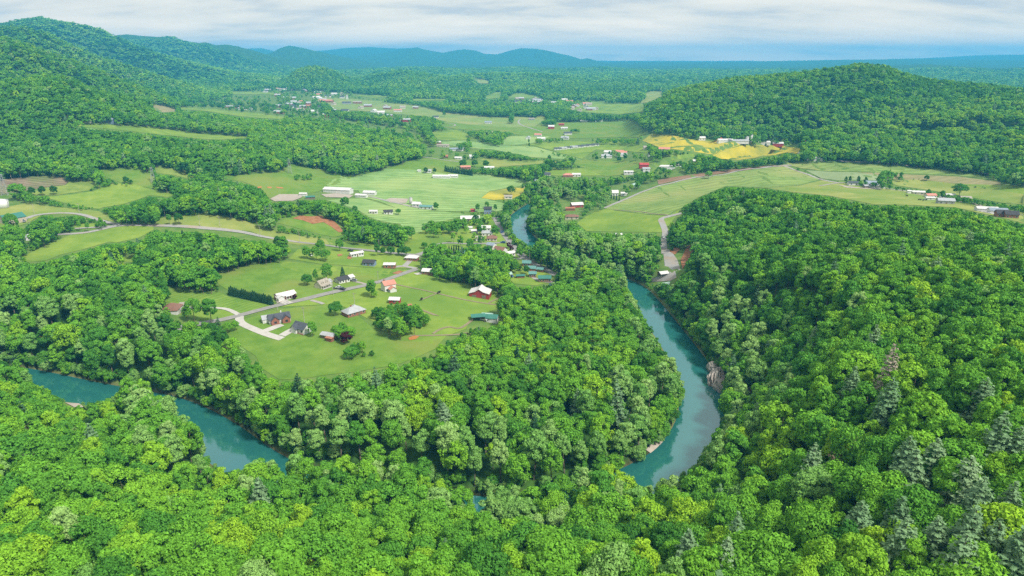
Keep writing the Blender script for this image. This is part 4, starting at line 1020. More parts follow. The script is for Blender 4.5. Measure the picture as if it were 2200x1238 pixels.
BM = {
 'white': plain('white_siding', (0.78,0.77,0.74)), 'cream': plain('cream_siding', (0.66,0.60,0.48)), 'beige': plain('beige_panels', (0.62,0.52,0.40)), 'grey': plain('grey_siding', (0.42,0.42,0.42)),
 'brick': plain('red_brick', (0.36,0.15,0.10), 0.85, 0.25, 1.5), 'red': plain('barn_red', (0.40,0.05,0.05)), 'log': plain('brown_logs', (0.26,0.14,0.08), 0.8, 0.25, 1.2), 'blue': plain('blue_siding', (0.24,0.32,0.46)), 'stone': plain('grey_stone', (0.48,0.45,0.41), 0.85, 0.2, 1.2),
 'rslate': plain('slate_shingles', (0.085,0.095,0.115), 0.8, 0.25, 1.0), 'rwhite': ribbed('white_metal_roof', (0.80,0.78,0.76)), 'rgrey': ribbed('grey_metal_roof', (0.50,0.52,0.54)), 'rtan': plain('weathered_shingles', (0.40,0.36,0.30), 0.85, 0.2, 1.0),
 'rbrown': plain('brown_shingles', (0.26,0.14,0.10), 0.85, 0.2, 1.0), 'rgreen': ribbed('green_metal_roof', (0.055,0.24,0.18)), 'rteal': ribbed('teal_metal_roof', (0.14,0.34,0.31)), 'rmint': ribbed('mint_metal_roof', (0.46,0.66,0.56)),
 'rsalmon': ribbed('salmon_metal_roof', (0.72,0.30,0.22)), 'rrust': ribbed('rusty_roof', (0.50,0.20,0.11)), 'rdark': plain('dark_shingles', (0.06,0.06,0.065), 0.8, 0.2, 1.0), 'rblue': ribbed('blue_grey_roof', (0.32,0.38,0.46)), 'rred': ribbed('red_metal_roof', (0.55,0.07,0.06)),
 'glass': plain('window_glass', (0.03,0.04,0.05), 0.08, 0.1, 1.0, 0.6), 'trim': plain('white_trim', (0.82,0.81,0.79)), 'wood': plain('weathered_wood', (0.24,0.19,0.14)), 'steel': plain('galvanised_steel', (0.45,0.46,0.47), 0.45), 'conc': plain('concrete_staves', (0.58,0.56,0.53)),
 'tank': plain('white_tank', (0.82,0.82,0.80)), 'black': plain('black_hide', (0.015,0.014,0.013)), 'tyre': plain('tyre_rubber', (0.02,0.02,0.02)),
}
OV = 0.45
def block(par, cx, cy, L, W, wh, rise, wall, roof, turn=0.0, hip=False, wins=0, door=False, both=True, z0=0.0, shed=False, open_side=False):
    """one volume of a building under its own roof: local x is the ridge"""
    M = Matrix.Translation((cx, cy, z0)) @ Matrix.Rotation(turn, 4, 'Z')
    def put(g, nm, mat, p=par):
        o = g.build(nm, BM[mat], p); o.matrix_local = M if p is par else Matrix(); return o
    a, w = L/2, W/2
    g = G()
    if open_side:
        for sx in np.linspace(-a+.2, a-.2, max(2, int(L/4)+1)):
            for sy in (-w+.2, w-.2): g.box(sx-.12, sx+.12, sy-.12, sy+.12, -1.5, wh)
        g.box(-a, a, w-.25, w-.1, 0, wh)
    elif hip or shed: g.box(-a, a, -w, w, -1.5, wh)
    else: g.extrude([(-w,-1.5),(w,-1.5),(w,wh),(0,wh+rise-.06),(-w,wh)], -a, a)
    wl = put(g, 'wall', wall)
    t = 0.16; sl = rise/w; ax, wy = a+OV, w+OV; ze = wh - OV*sl
    g = G()
    if hip:
        k = max(0.3, ax-wy)
        lo = [(-ax,-wy,ze),(ax,-wy,ze),(ax,wy,ze),(-ax,wy,ze)]; hi = [(-k,0,wh+rise),(k,0,wh+rise)]
        g.add(lo + hi + [(x,y,z-t) for x,y,z in lo], [(0,1,5,4),(1,2,5),(2,3,4,5),(3,0,4),(0,6,7,1),(1,7,8,2),(2,8,9,3),(3,9,6,0),(6,9,8,7)])
    elif shed:
        g.extrude([(-wy,wh),(wy,wh+rise),(wy,wh+rise+t),(-wy,wh+t)], -ax, ax)
    else:
        g.extrude([(-wy,ze),(0,wh+rise),(wy,ze),(wy,ze+t),(0,wh+rise+t),(-wy,ze+t)], -ax, ax)
    put(g, 'roof', roof)
    for s in ((-1, 1) if both else (-1,)):
        n = wins
        for i in range(n):
            x = -a + L*(i+0.5)/n
            if door and s < 0 and i == n//2:
                d = G().box(x-.55, x+.55, s*w-.03, s*w+.05*s if s > 0 else s*w+.03, 0, 2.15); d.v = [(p[0], s*(w+0.06) if abs(p[1]) > w+.02 else p[1], p[2]) for p in d.v]
                put(G().box(x-.55, x+.55, min(s*(w-.05), s*(w+.07)), max(s*(w-.05), s*(w+.07)), 0, 2.15), 'door', 'wood'); continue
            f = put(G().box(x-.62, x+.62, min(s*(w-.05), s*(w+.06)), max(s*(w-.05), s*(w+.06)), 0.85, 2.25), 'window', 'trim')
            p = put(G().box(x-.5, x+.5, min(s*(w-.03), s*(w+.09)), max(s*(w-.03), s*(w+.09)), 0.95, 2.15), 'pane', 'glass', f)
    return wl
def garage_door(par, x, y, wd, turn, z0=0.0):
    o = G().box(-wd/2, wd/2, -0.08, 0.04, 0, 2.2).build('garage_door', BM['trim'], par); o.location = (x, y, z0); o.rotation_euler = (0,0,turn); return o
def chimney(par, x, y, h, mat='brick'):
    o = G().box(-.4, .4, -.3, .3, 0, h).build('chimney', BM[mat], par); o.location = (x, y, 0); return o
def porch(par, L, y0, depth, h, roof='rgrey', x0=0.0):
    G().add([(x0-L/2, y0, h+.35),(x0+L/2, y0, h+.35),(x0+L/2, y0-depth, h),(x0-L/2, y0-depth, h),(x0-L/2, y0, h+.2),(x0+L/2, y0, h+.2),(x0+L/2, y0-depth, h-.14),(x0-L/2, y0-depth, h-.14)],
            [(0,3,2,1),(4,5,6,7),(0,1,5,4),(1,2,6,5),(2,3,7,6),(3,0,4,7)]).build('porch_roof', BM[roof], par)
    for k in range(4):
        x = x0 - L/2 + .25 + (L-.5)*k/3
        G().box(x-.09, x+.09, y0-depth+.1, y0-depth+.28, -1.0, h-.1).build('post', BM['trim'], par)
    G().box(x0-L/2, x0+L/2, y0-depth, y0-.02, -1.0, 0.12).build('porch_floor', BM['conc'], par)
def site(name, label, px, py, yaw, cat='house', group=None, size=1.0):
    p = spot(px, py)
    o = empty(name, (p.x, p.y, p.z + 0.1), R(yaw)); o.scale = (size,)*3; return tag(o, label, cat, group)
TOWARD = lambda p, q: math.degrees(math.atan2(*(lambda a, b: (b.y-a.y, b.x-a.x))(spot(*p), spot(*q))))

def near_houses():
    # brick and white house with twin front gables by the concrete loop
    yw = TOWARD((578,694),(624,686))
    h = site('house', 'new brick and white house with twin red front gables and slate roof', 600, 690, yw, size=0.74)
    block(h, 0, 0, 15, 9, 3.2, 3.0, 'white', 'rslate', wins=4, door=True)
    for x in (-3.6, 4.2):
        block(h, x, -4.2, 4.5, 5.6, 3.2, 2.6, 'brick', 'rslate', turn=math.pi/2, wins=0)
        w = G().box(-.9, .9, -.09, .03, .8, 2.3).build('window', BM['glass'], h); w.location = (x, -6.46, 0)
    block(h, -7.5, 3.5, 8, 7, 3.0, 2.0, 'white', 'rgrey', wins=2)
    garage_door(h, -9.0, -0.05, 3.0, 0); garage_door(h, 6.9, -4.55, 1.2, 0)
    chimney(h, 2, 1.5, 7.2, 'white')
    # its smaller neighbour
    yw = TOWARD((638,705),(663,713))
    h = site('house', 'white cottage with dark slate roof and one front gable, end of drive', 650, 712, yw, size=0.88)
    block(h, 0, 0, 9.5, 7.5, 3.0, 2.8, 'white', 'rslate', wins=3, door=True)
    block(h, -2.2, -3.4, 3.6, 4.2, 3.0, 2.3, 'white', 'rslate', turn=math.pi/2)
    garage_door(h, -2.2, -5.22, 2.6, 0)
    G().box(-4.8, 4.8, -4.2, -3.78, -1, .25).build('porch_floor', BM['brick'], h)
    # hipped house at the wood's edge
    h = site('house', 'stone house with brown hipped roof at the wood edge', 372, 669, 8, size=0.85)
    block(h, 0, 0, 10, 8.5, 3.2, 2.6, 'stone', 'rbrown', hip=True, wins=3, door=True)
    block(h, 4.5, 5.5, 4, 4, 2.6, .5, 'white', 'rtan', shed=True)
    block(h, 2.5, -4.6, 4, 4.4, 3.0, 1.8, 'white', 'rbrown', turn=math.pi/2, hip=True); garage_door(h, 5.2, 0, 2.6, math.pi/2)
    # ranch
    yw = TOWARD((595,643),(633,633))
    h = site('house', 'long brick ranch house with pale metal roof beside the evergreen row', 613, 640, yw, size=0.88)
    block(h, 0, 0, 12.5, 7.0, 2.7, 1.5, 'brick', 'rwhite', wins=5, door=True)
    block(h, -5.0, -3.2, 4.2, 4.0, 2.6, 1.3, 'white', 'rwhite', turn=math.pi/2); porch(h, 6.0, -3.55, 1.6, 2.4, 'rwhite', 1.5); chimney(h, 2, .4, 4.8)
    # cape with dormers
    yw = TOWARD((681,619),(707,611))
    h = site('house', 'cream cottage with weathered roof and twin dormers beside the road', 693, 617, yw, size=0.78)
    block(h, 0, 0, 10, 7.5, 2.8, 3.6, 'cream', 'rtan', wins=4, door=True); porch(h, 9.6, -3.8, 1.8, 2.5, 'rtan')
    for x in (-2.2, 2.2): block(h, x, -1.7, 2.4, 1.7, 1.5, .7, 'cream', 'rtan', turn=math.pi/2, z0=3.2)
    block(h, 7.2, 1.2, 5, 5.5, 2.5, 1.7, 'grey', 'rgrey', wins=1); garage_door(h, 7.2, -1.6, 2.8, 0)
    # white bungalow
    yw = TOWARD((722,607),(757,600))
    h = site('house', 'white bungalow with dark roof and long carport wing', 735, 606, yw, size=0.82)
    block(h, 0, 0, 9.5, 7.5, 2.7, 1.9, 'white', 'rdark', wins=4, door=True); block(h, 7.3, .8, 6, 6, 2.5, 1.4, 'white', 'rwhite', wins=2)
    # two-storey with salmon roof
    yw = TOWARD((823,625),(849,621))
    h = site('house', 'two-storey white house with salmon metal roof above the pasture', 835, 624, yw, size=0.92)
    block(h, 0, 0, 8.2, 6.4, 5.0, 2.0, 'white', 'rsalmon', wins=3); block(h, .6, -4.4, 4.2, 4.6, 2.6, 1.4, 'white', 'rsalmon', turn=math.pi/2, wins=1); chimney(h, -2.6, .8, 8.0, 'brick')
    # ribbed roof brick house
    yw = TOWARD((740,679),(783,667))
    h = site('house', 'brick house with patched grey hipped roof behind the round tree', 760, 675, yw, size=0.95)
    block(h, 0, 0, 12.0, 7.5, 2.7, 2.2, 'brick', 'rgrey', hip=True, wins=4, door=True); block(h, 2.5, 3.0, 5, 5, 2.7, 2.0, 'brick', 'rgrey', turn=math.pi/2, hip=True); chimney(h, -1, .8, 5.6)
    s = site('shed', 'red shed with white roof above the tree clump', 849, 651, -6, 'shed'); block(s, 0, 0, 6, 4.5, 2.6, 1.0, 'red', 'rwhite', wins=1)
    s = site('shed', 'rusty collapsed shed behind the tree clump', 874, 664, 20, 'shed'); block(s, 0, 0, 5, 3.5, 1.8, .9, 'wood', 'rrust')
    s = site('shed', 'low grey-roofed shed beside the dark purple tree', 708, 727, -24, 'shed'); block(s, 0, 0, 8, 4, 2.2, .8, 'wood', 'rgrey'); block(s, 2.5, -2.8, 3.5, 2, 1.8, .4, 'brick', 'rrust', shed=True)
    # red barn
    yw = TOWARD((1013,634),(1050,641))
    h = site('barn', 'red barn with white roof and low side aisles in the pasture', 1032, 636, yw + 90, 'barn')
    g = G().extrude([(-6.2,-1.5),(6.2,-1.5),(6.2,3.0),(2.6,4.0),(0,5.7),(-2.6,4.0),(-6.2,3.0)], -4.6, 4.6); g.build('wall', BM['red'], h)
    t = .14
    G().extrude([(-6.7,2.9),(-2.6,4.06),(0,5.78),(2.6,4.06),(6.7,2.9),(6.7,2.9+t),(2.6,4.06+t),(0,5.78+t),(-2.6,4.06+t),(-6.7,2.9+t)], -5.1, 5.1).build('roof', BM['rwhite'], h)
    for y in (-3.2, 3.0):
        G().box(-4.68, -4.5, y-1.3, y+1.3, 0, 2.0).build('door', BM['wood'], h)
    s = site('shed', 'open shed with green metal roof beside the parked trailers', 1027, 688, 12, 'shed'); block(s, 0, 0, 7.5, 4.8, 2.8, .9, 'wood', 'rgreen', open_side=True)
    s = site('garage', 'green-roofed garage at the wood edge below the red barn', 1056, 690, -8, 'garage'); block(s, 0, 0, 7.0, 5.5, 2.7, 1.3, 'white', 'rgreen', wins=2); garage_door(s, 2, -2.78, 2.4, 0); block(s, -3, 4, 6, 4.5, 2.3, .7, 'grey', 'rmint')
near_houses()

# (x, y of the base, length, width, wall, rise, turn, wall colour, roof colour, windows, hip, kind, label)
HOUSES = [
 (766,551,10.5,4.2,2.7,0.9,38,'white','rwhite',5,0,'mobile_home','white mobile home set askew beside red earth'),
 (794,570,9,6,2.6,1.6,-8,'blue','rdark',3,0,'house','small dark-roofed house hidden among garden shrubs'),
 (838,575,8.5,6,2.7,0.9,0,'brick','rwhite',2,0,'carport','brick carport with flat white roof beside the gravel yard'),
 (885,559,10,6.5,2.6,1.5,-10,'brick','rwhite',4,1,'house','brick bungalow with white hipped roof by the evergreen clump'),
 (921,589,8.5,6.0,2.6,1.4,-14,'brick','rwhite',3,0,'house','brick cottage with pale roof at the corner of the copse'),
 (1010,475,19,8,3.0,2.2,4,'brick','rwhite',6,0,'house','long brick house with white gabled roof at the crop edge'),
 (1009,494,5,4,2.4,.8,0,'white','rwhite',0,0,'shed','little white shed left of the red truck'),
 (1044,495,9,7,2.8,1.7,0,'white','rwhite',3,0,'house','white house with pale roof nearest the river road bend'),
 (1047,506,10,7,2.8,1.6,0,'white','rgrey',3,0,'house','white house with grey roof behind the dark evergreen'),
 (1020,501,6,4.5,2.4,1.0,0,'grey','rwhite',1,0,'shed','grey shed with white roof behind the dark evergreen'),
 (1030,517,7,6,2.7,1.4,12,'white','rtan',2,0,'house','small white house with tan roof above the lane'),
 (1057,517,9,7,2.8,2.0,0,'cream','rbrown',3,1,'house','cream house with brown hipped roof above the lane'),
 (1056,533,7,6,3.0,1.5,-30,'white','rblue',2,0,'house','white house with blue-grey roof below the lane'),
 (1075,543,9.5,7.5,2.8,2.2,-32,'white','rbrown',3,0,'house','white house with brown gabled roof beside the river road'),
 (1084,549,3.6,3.6,2.6,.6,0,'white','rwhite',0,0,'shed','tiny white box shed beside the river road'),
 (1097,550,6.5,5,2.7,1.2,28,'white','rwhite',2,0,'garage','white garage at the foot of the river road'),
 (1050,544,9,5.5,2.6,1.3,-4,'cream','rtan',3,0,'house','cream house with tan roof between garden trees'),
 (1051,561,12,8.5,2.9,2.4,6,'white','rmint',4,1,'house','large white house with mint hipped roof and double porch'),
 (957,548,4.2,4,2.8,1.2,0,'red','rteal',1,0,'shed','red shed with teal roof beside the village road'),
 (998,549,6.5,5,2.6,1.4,0,'log','rteal',2,0,'cabin','log cabin with teal roof standing alone by the village road'),
 (949,554,6,5,2.6,1.0,0,'white','rwhite',0,0,'garage','white garage among dark conifers by the village road'),
 (1132,571,6.5,5.2,2.6,1.4,-8,'log','rteal',2,0,'cabin','log cabin with teal roof nearest the road junction'),
 (1141,582,7.0,4.5,2.4,1.3,-6,'brick','rteal',2,0,'cabin','low red cabin with long teal roof'),
 (1161,584,5.0,3.6,2.2,1.0,-18,'log','rteal',1,0,'cabin','tiny teal-roofed cabin right beside the river road'),
 (1144,595,5.2,4.6,2.8,1.2,0,'log','rteal',2,0,'cabin','tall square cabin with teal roof on the lawn'),
 (1170,605,9.0,5.2,2.9,1.5,0,'log','rgreen',4,0,'cabin','log cabin with green roof and white-framed windows on the lawn'),
 (1092,595,4.5,4,2.3,1.1,20,'white','rmint',0,0,'shed','pale green shed among trees behind the cabins'),
 (1118,597,6,3,1.8,.6,8,'log','rgreen',0,0,'shed','low dark shed with green roof left of the round shrub'),
 (1090,622,5,3.6,2.4,.9,30,'grey','rwhite',0,0,'shed','grey shed with white roof at the wood edge above the red barn'),
 (1186,618,3.4,3,2.0,.8,0,'wood','rteal',0,0,'shed','small teal-roofed hut at the wood edge below the cabins'),
 (1239,445,13,8,3.0,2.0,12,'red','rwhite',2,0,'barn','red barn with white roof across the river among pale trees'),
 (1225,452,10,5,2.4,.9,0,'brick','rrust',1,0,'shed','long shed with rust-streaked roof below the red barn across the river'),
 (1228,470,14,8,2.7,1.6,-2,'cream','rbrown',3,1,'house','low brown-roofed house below the barns across the river'),
 (884,439,0,0,0,0,0,'','',0,0,'silo',''),
 (896,444,9,7,3.2,1.8,-14,'white','rwhite',2,0,'barn','white farm shed next to the small silo'),
 (916,449,14,6.5,2.7,1.3,-12,'white','rteal',3,0,'house','white farmhouse with long teal roof beside the crop field'),
 (1048,459,8,6.5,5.0,2.0,0,'blue','rdark',3,0,'house','two-storey bluish house between three trees in the crop'),
 (1016,455,4.6,3.2,2.2,.7,0,'red','rred',0,0,'shed','small red shed left of the two-storey bluish house'),
 (803,459,8,4.6,2.5,1.0,0,'white','rwhite',3,0,'mobile_home','white mobile home left of its dark-roofed neighbour in the crop'),
 (834,460,9,5.5,2.6,1.6,16,'white','rdark',3,0,'house','white house with dark roof alone in the crop'),
 (727,414,38,12,4.0,2.2,-13,'white','rwhite',0,0,'barn','very long white-roofed livestock barn at the crop edge'),
 (795,419,16,9,3.2,1.8,-10,'white','rwhite',0,0,'barn','short white barn on the right of the long white barn'),
 (777,424,15,7,2.6,1.2,-13,'white','rwhite',0,0,'barn','low white barn before the long white barn'),
 (667,428,11,6,2.6,1.0,14,'wood','rgreen',0,0,'shed','green-roofed shed beside the gravel yard'),
 (652,421,9,5,2.6,1.0,0,'white','rwhite',0,0,'shed','white shed at the back of the gravel yard'),
 (680,450,12,4,2.4,.8,-16,'white','rwhite',2,0,'mobile_home','white trailer half hidden behind the red-soil knoll'),
 (28,478,17,12,4.2,3.2,62,'beige','rgreen',3,0,'hall','large beige hall with green metal roof at the lane end'),
 (66,514,8.5,6,2.5,1.6,52,'white','rgrey',1,0,'house','small white house with grey roof among big trees'),
 (949,383,26,8,2.8,1.6,-4,'white','rwhite',0,0,'barn','long white farm building before the dark conifer row'),
 (974,382,14,8,2.8,1.6,-4,'white','rwhite',0,0,'barn','white farm shed at the conifer row end'),
 (920,371,10,7,2.8,1.8,0,'white','rgrey',2,0,'house','white house between two dark round trees behind the crop'),
 (901,370,5,4,2.4,.8,0,'white','rwhite',0,0,'shed','lone small white shed at the top of the crop'),
 (1051,364,16,8,2.8,1.7,4,'white','rwhite',3,0,'house','white farmhouse and porch right of the big twin trees'),
 (1000,363,16,7,2.8,2.0,10,'brick','rsalmon',3,0,'house','house with orange roof beside the dark conifer row'),
 (1014,340,9,8,3.0,2.6,10,'white','rwhite',2,0,'house','white gabled house left of the long hedge'),
 (957,340,9,8,3.0,2.2,0,'log','rrust',2,0,'house','rust-brown house on the pale lane'),
 (985,343,12,7,2.8,1.6,-10,'white','rwhite',2,0,'house','white-roofed house right of the rust-brown house'),
 (981,324,26,10,3.0,2.0,4,'white','rblue',3,0,'school','long blue-grey roofed building among far gardens'),
 (952,316,24,10,3.0,1.8,-4,'cream','rtan',3,0,'house','tan-roofed long building at the wood end'),
 (940,309,14,9,3.0,1.8,0,'brick','rwhite',2,0,'house','brick building at the corner of the dark copse'),
 (893,328,18,10,3.0,2.2,-10,'white','rslate',3,0,'house','white house with dark slate roofs under the forest edge'),
 (882,335,10,7,3.0,1.8,0,'white','rgrey',2,0,'house','pale house below the slate-roofed house at the forest edge'),
 (1176,379,9,7,3.0,2.2,0,'white','rslate',2,0,'house','white gabled house in the small green paddock'),
 (1220,380,15,8,2.8,2.2,0,'brick','rsalmon',3,1,'house','house with orange hipped roof in the paddock'),
 (1238,379,13,8,2.8,1.6,0,'white','rwhite',3,0,'house','white house right of the orange-roofed house'),
 (1157,394,10,7,2.8,2.0,-14,'blue','rblue',2,0,'house','blue-grey house beside the riverside trees'),
 (1132,404,9,6,2.6,1.3,0,'cream','rblue',2,0,'house','small cream house by the yellow field corner'),
 (1092,427,10,6,2.7,1.4,0,'white','rtan',2,0,'house','small pale house under the dark tree in the yellow field'),
 (1049,266,18,12,3.4,2.6,0,'white','rblue',3,0,'house','lone white house with blue roof in the far pasture'),
 (1184,277,15,11,5.0,3.0,0,'red','rwhite',0,0,'barn','red-walled barn with white roof in the far pasture'),
 (1206,270,14,9,3.2,1.6,0,'red','rred',0,0,'barn','low red barn behind the white-roofed far barn'),
 (1212,278,16,9,3.2,1.6,0,'white','rwhite',2,0,'house','white house beside the far red barns'),
 (1142,258,16,9,3.2,1.8,0,'grey','rtan',2,0,'house','tan house at the top of the winding far lane'),
 (1254,263,18,10,3.2,1.8,0,'cream','rwhite',0,0,'barn','pale barn at the far wood edge'),
 (1286,262,20,10,3.2,1.8,0,'white','rwhite',0,0,'barn','white barn at the far valley head'),
 (936,254,16,10,3.4,2.6,0,'white','rslate',3,0,'house','white house with black roof among far garden trees'),
 (893,234,18,12,4.5,3.0,0,'brick','rgrey',3,0,'house','far brick house on the open pasture'),
 (968,239,16,10,3.4,2.6,0,'white','rwhite',2,0,'house','far white cottage at the dark wood edge'),
 (1499,351,18,10,3.6,1.8,4,'brick','rwhite',4,0,'house','brick house with white roof among trees before the yellow field'),
 (1383,360,14,9,4.0,2.4,0,'red','rred',0,0,'barn','deep red barn beside the riverside houses'),
 (1388,367,11,7,3.0,1.6,0,'white','rgrey',1,0,'shed','white shed below the deep red barn'),
 (1432,362,26,9,3.0,1.6,0,'white','rwhite',0,0,'barn','long pale greenhouse-like barn by the river'),
 (1460,358,16,8,3.0,1.6,0,'white','rtan',2,0,'house','pale house right of the long riverside barn'),
 (1350,373,14,6,2.6,1.2,0,'white','rwhite',3,0,'mobile_home','white mobile home on the riverside lawn'),
 (1366,402,12,8,3.0,2.0,-10,'grey','rmint',2,1,'house','house with mint roof buried in riverside trees'),
 (1321,420,8,7,3.4,3.0,0,'white','rwhite',2,0,'house','tall white gabled house behind dark cedars'),
 (1340,420,8,6,2.6,1.4,0,'white','rwhite',1,0,'garage','white garage right of the tall gabled house'),
 (1557,306,26,10,3.4,2.2,4,'white','rwhite',0,0,'barn','white barns left of the silos under the round hill'),
 (1590,307,28,10,3.2,2.0,0,'white','rgrey',0,0,'barn','long grey-roofed barn beside the silos'),
 (1640,310,22,10,3.2,2.0,-4,'white','rwhite',0,0,'barn','white barn right of the silos'),
 (1670,313,20,10,3.6,2.0,-4,'red','rwhite',0,0,'barn','red-walled long barn at the yellow field edge'),
 (1543,303,12,8,3.0,2.0,0,'red','rred',0,0,'barn','red-roofed shed at the left end of the farm strip'),
 (1507,301,12,9,3.4,2.4,0,'white','rwhite',2,0,'house','white farmhouse at the yellow field corner'),
 (1730,312,12,9,3.4,2.2,0,'red','rsalmon',2,0,'house','salmon-roofed house hidden at the hill foot'),
 (1733,336,24,9,3.4,2.0,-8,'white','rwhite',0,0,'barn','white barn where the river passes the hill foot'),
 (1752,345,26,8,3.2,1.6,-10,'white','rgrey',0,0,'barn','pale long shed beside the river lane'),
 (1832,398,12,7,2.8,1.6,-6,'white','rslate',2,0,'house','white house at the left of the field farm'),
 (1870,402,12,9,4.2,2.6,-10,'grey','rblue',0,0,'barn','grey barn with blue-grey roof in the field farm'),
 (1880,405,11,5,2.6,1.0,-8,'white','rwhite',0,0,'shed','white lean-to before the grey field barn'),
 (1894,404,7,5,2.6,1.4,-8,'white','rwhite',1,0,'garage','white garage at the right end of the field farm'),
 (1860,404,6,4,2.4,1.0,10,'wood','rgrey',0,0,'shed','brown shed left of the grey field barn'),
 (1972,418,13,5,2.6,1.2,-14,'cream','rwhite',2,0,'mobile_home','long pale trailer by the hedge on the farm lane'),
 (1952,415,4,3,2.2,.8,0,'white','rwhite',0,0,'shed','tiny white hut left of the long pale trailer'),
 (1998,425,11,7,2.7,1.6,4,'white','rsalmon',3,0,'house','white house with red-orange roof beside the farm lane'),
 (1997,430,9,4,2.3,.9,-4,'white','rwhite',1,0,'shed','white shed below the red-orange roofed house'),
 (2030,438,15,8,3.2,2.0,-14,'grey','rgrey',3,0,'barn','grey metal barn nearest the wooded ridge'),
 (2040,424,10,6,2.6,1.2,-4,'white','rwhite',3,0,'house','white house left of the large round field tree'),
 (2073,431,11,7,2.6,1.8,-8,'log','rtan',2,0,'house','brown house under the large round field tree'),
 (2118,455,16,7,2.8,1.2,-12,'white','rwhite',0,0,'shed','white shed at the left of the roadside complex'),
 (2142,459,13,7,2.8,1.6,-14,'white','rblue',2,0,'shed','blue-grey roofed shed in the roadside complex'),
 (2152,466,9,7,3.0,2.2,-16,'brick','rdark',3,0,'house','left brick house with dark roof behind the ridge crest'),
 (2170,468,9,7,3.0,2.2,-16,'brick','rdark',3,0,'house','right brick house with dark roof behind the ridge crest'),
 (2180,393,9,7,3.0,2.2,0,'brick','rsalmon',2,0,'house','orange-roofed house between trees at the right edge'),
 (183,263,18,7,3,1.8,0,'cream','rtan',2,0,'house','tan-roofed house at the forest edge above the hill pasture'),
 (234,264,18,10,4,3,0,'blue','rblue',2,0,'house','blue-grey house above the hill pasture'),
 (246,266,12,6,2.8,1.2,0,'white','rwhite',1,0,'shed','white shed right of the blue-grey house above the hill pasture'),
 (521,287,18,8,3,1.6,-4,'white','rwhite',2,0,'house','white house at the right end of the hill pasture'),
 (775,306,12,7,3,2,0,'red','rsalmon',0,0,'house','orange-roofed cabin alone in the wooded hill'),
 (393,227,22,12,4,2.5,0,'white','rwhite',0,0,'house','white building on the far hillside clearing'),
 (500,232,44,14,4,2,-4,'brick','rgrey',0,0,'hall','long brick hall in the far woods'),
 (526,236,40,14,4,2,-4,'white','rgrey',0,0,'hall','long pale hall right of the brick hall in the far woods'),
 (716,252,54,22,6,3,-2,'red','rwhite',0,0,'hall','wide red and white hall before the far town'),
 (648,256,26,14,4,2,0,'white','rwhite',0,0,'hall','white hall at the far orchard edge'),
 (702,220,46,20,5,3,-2,'brick','rsalmon',0,0,'hall','salmon-roofed school-like block in the far town'),
 (745,224,30,14,5,3,0,'grey','rslate',0,0,'house','dark-roofed far house on the open rise'),
 (768,223,30,14,5,3,0,'brick','rtan',0,0,'house','brick far house right of the dark-roofed one'),
 (746,214,7,7,11,4,0,'white','rtan',0,0,'tower','slim pale farm tower in the distance'),
 (855,241,24,12,5,3,0,'white','rsalmon',0,0,'house','far white house with orange roof and drive'),
 (872,262,24,12,5,3,0,'red','rgrey',0,0,'house','far brick-red house among trees'),
]
def silo(px, py, r, h, label):
    s = site('silo', label, px, py, 0, 'silo')
    G().tube((0,0,-1), (0,0,h), r, r, 14).build('shell', BM['conc'], s, True)
    g = G()
    for k in range(4):
        a0, a1 = k*math.pi/8, (k+1)*math.pi/8
        g.tube((0,0,h+r*.6*math.sin(a0)), (0,0,h+r*.6*math.sin(a1)), r*math.cos(a0)*1.03, max(.05, r*math.cos(a1)*1.03), 14)
    g.build('dome', BM['steel'], s, True)
    for k in range(4): G().tube((0,0,h*(k+.6)/4.6), (0,0,h*(k+.6)/4.6+.18), r*1.02, r*1.02, 14).build('hoop', BM['steel'], s)
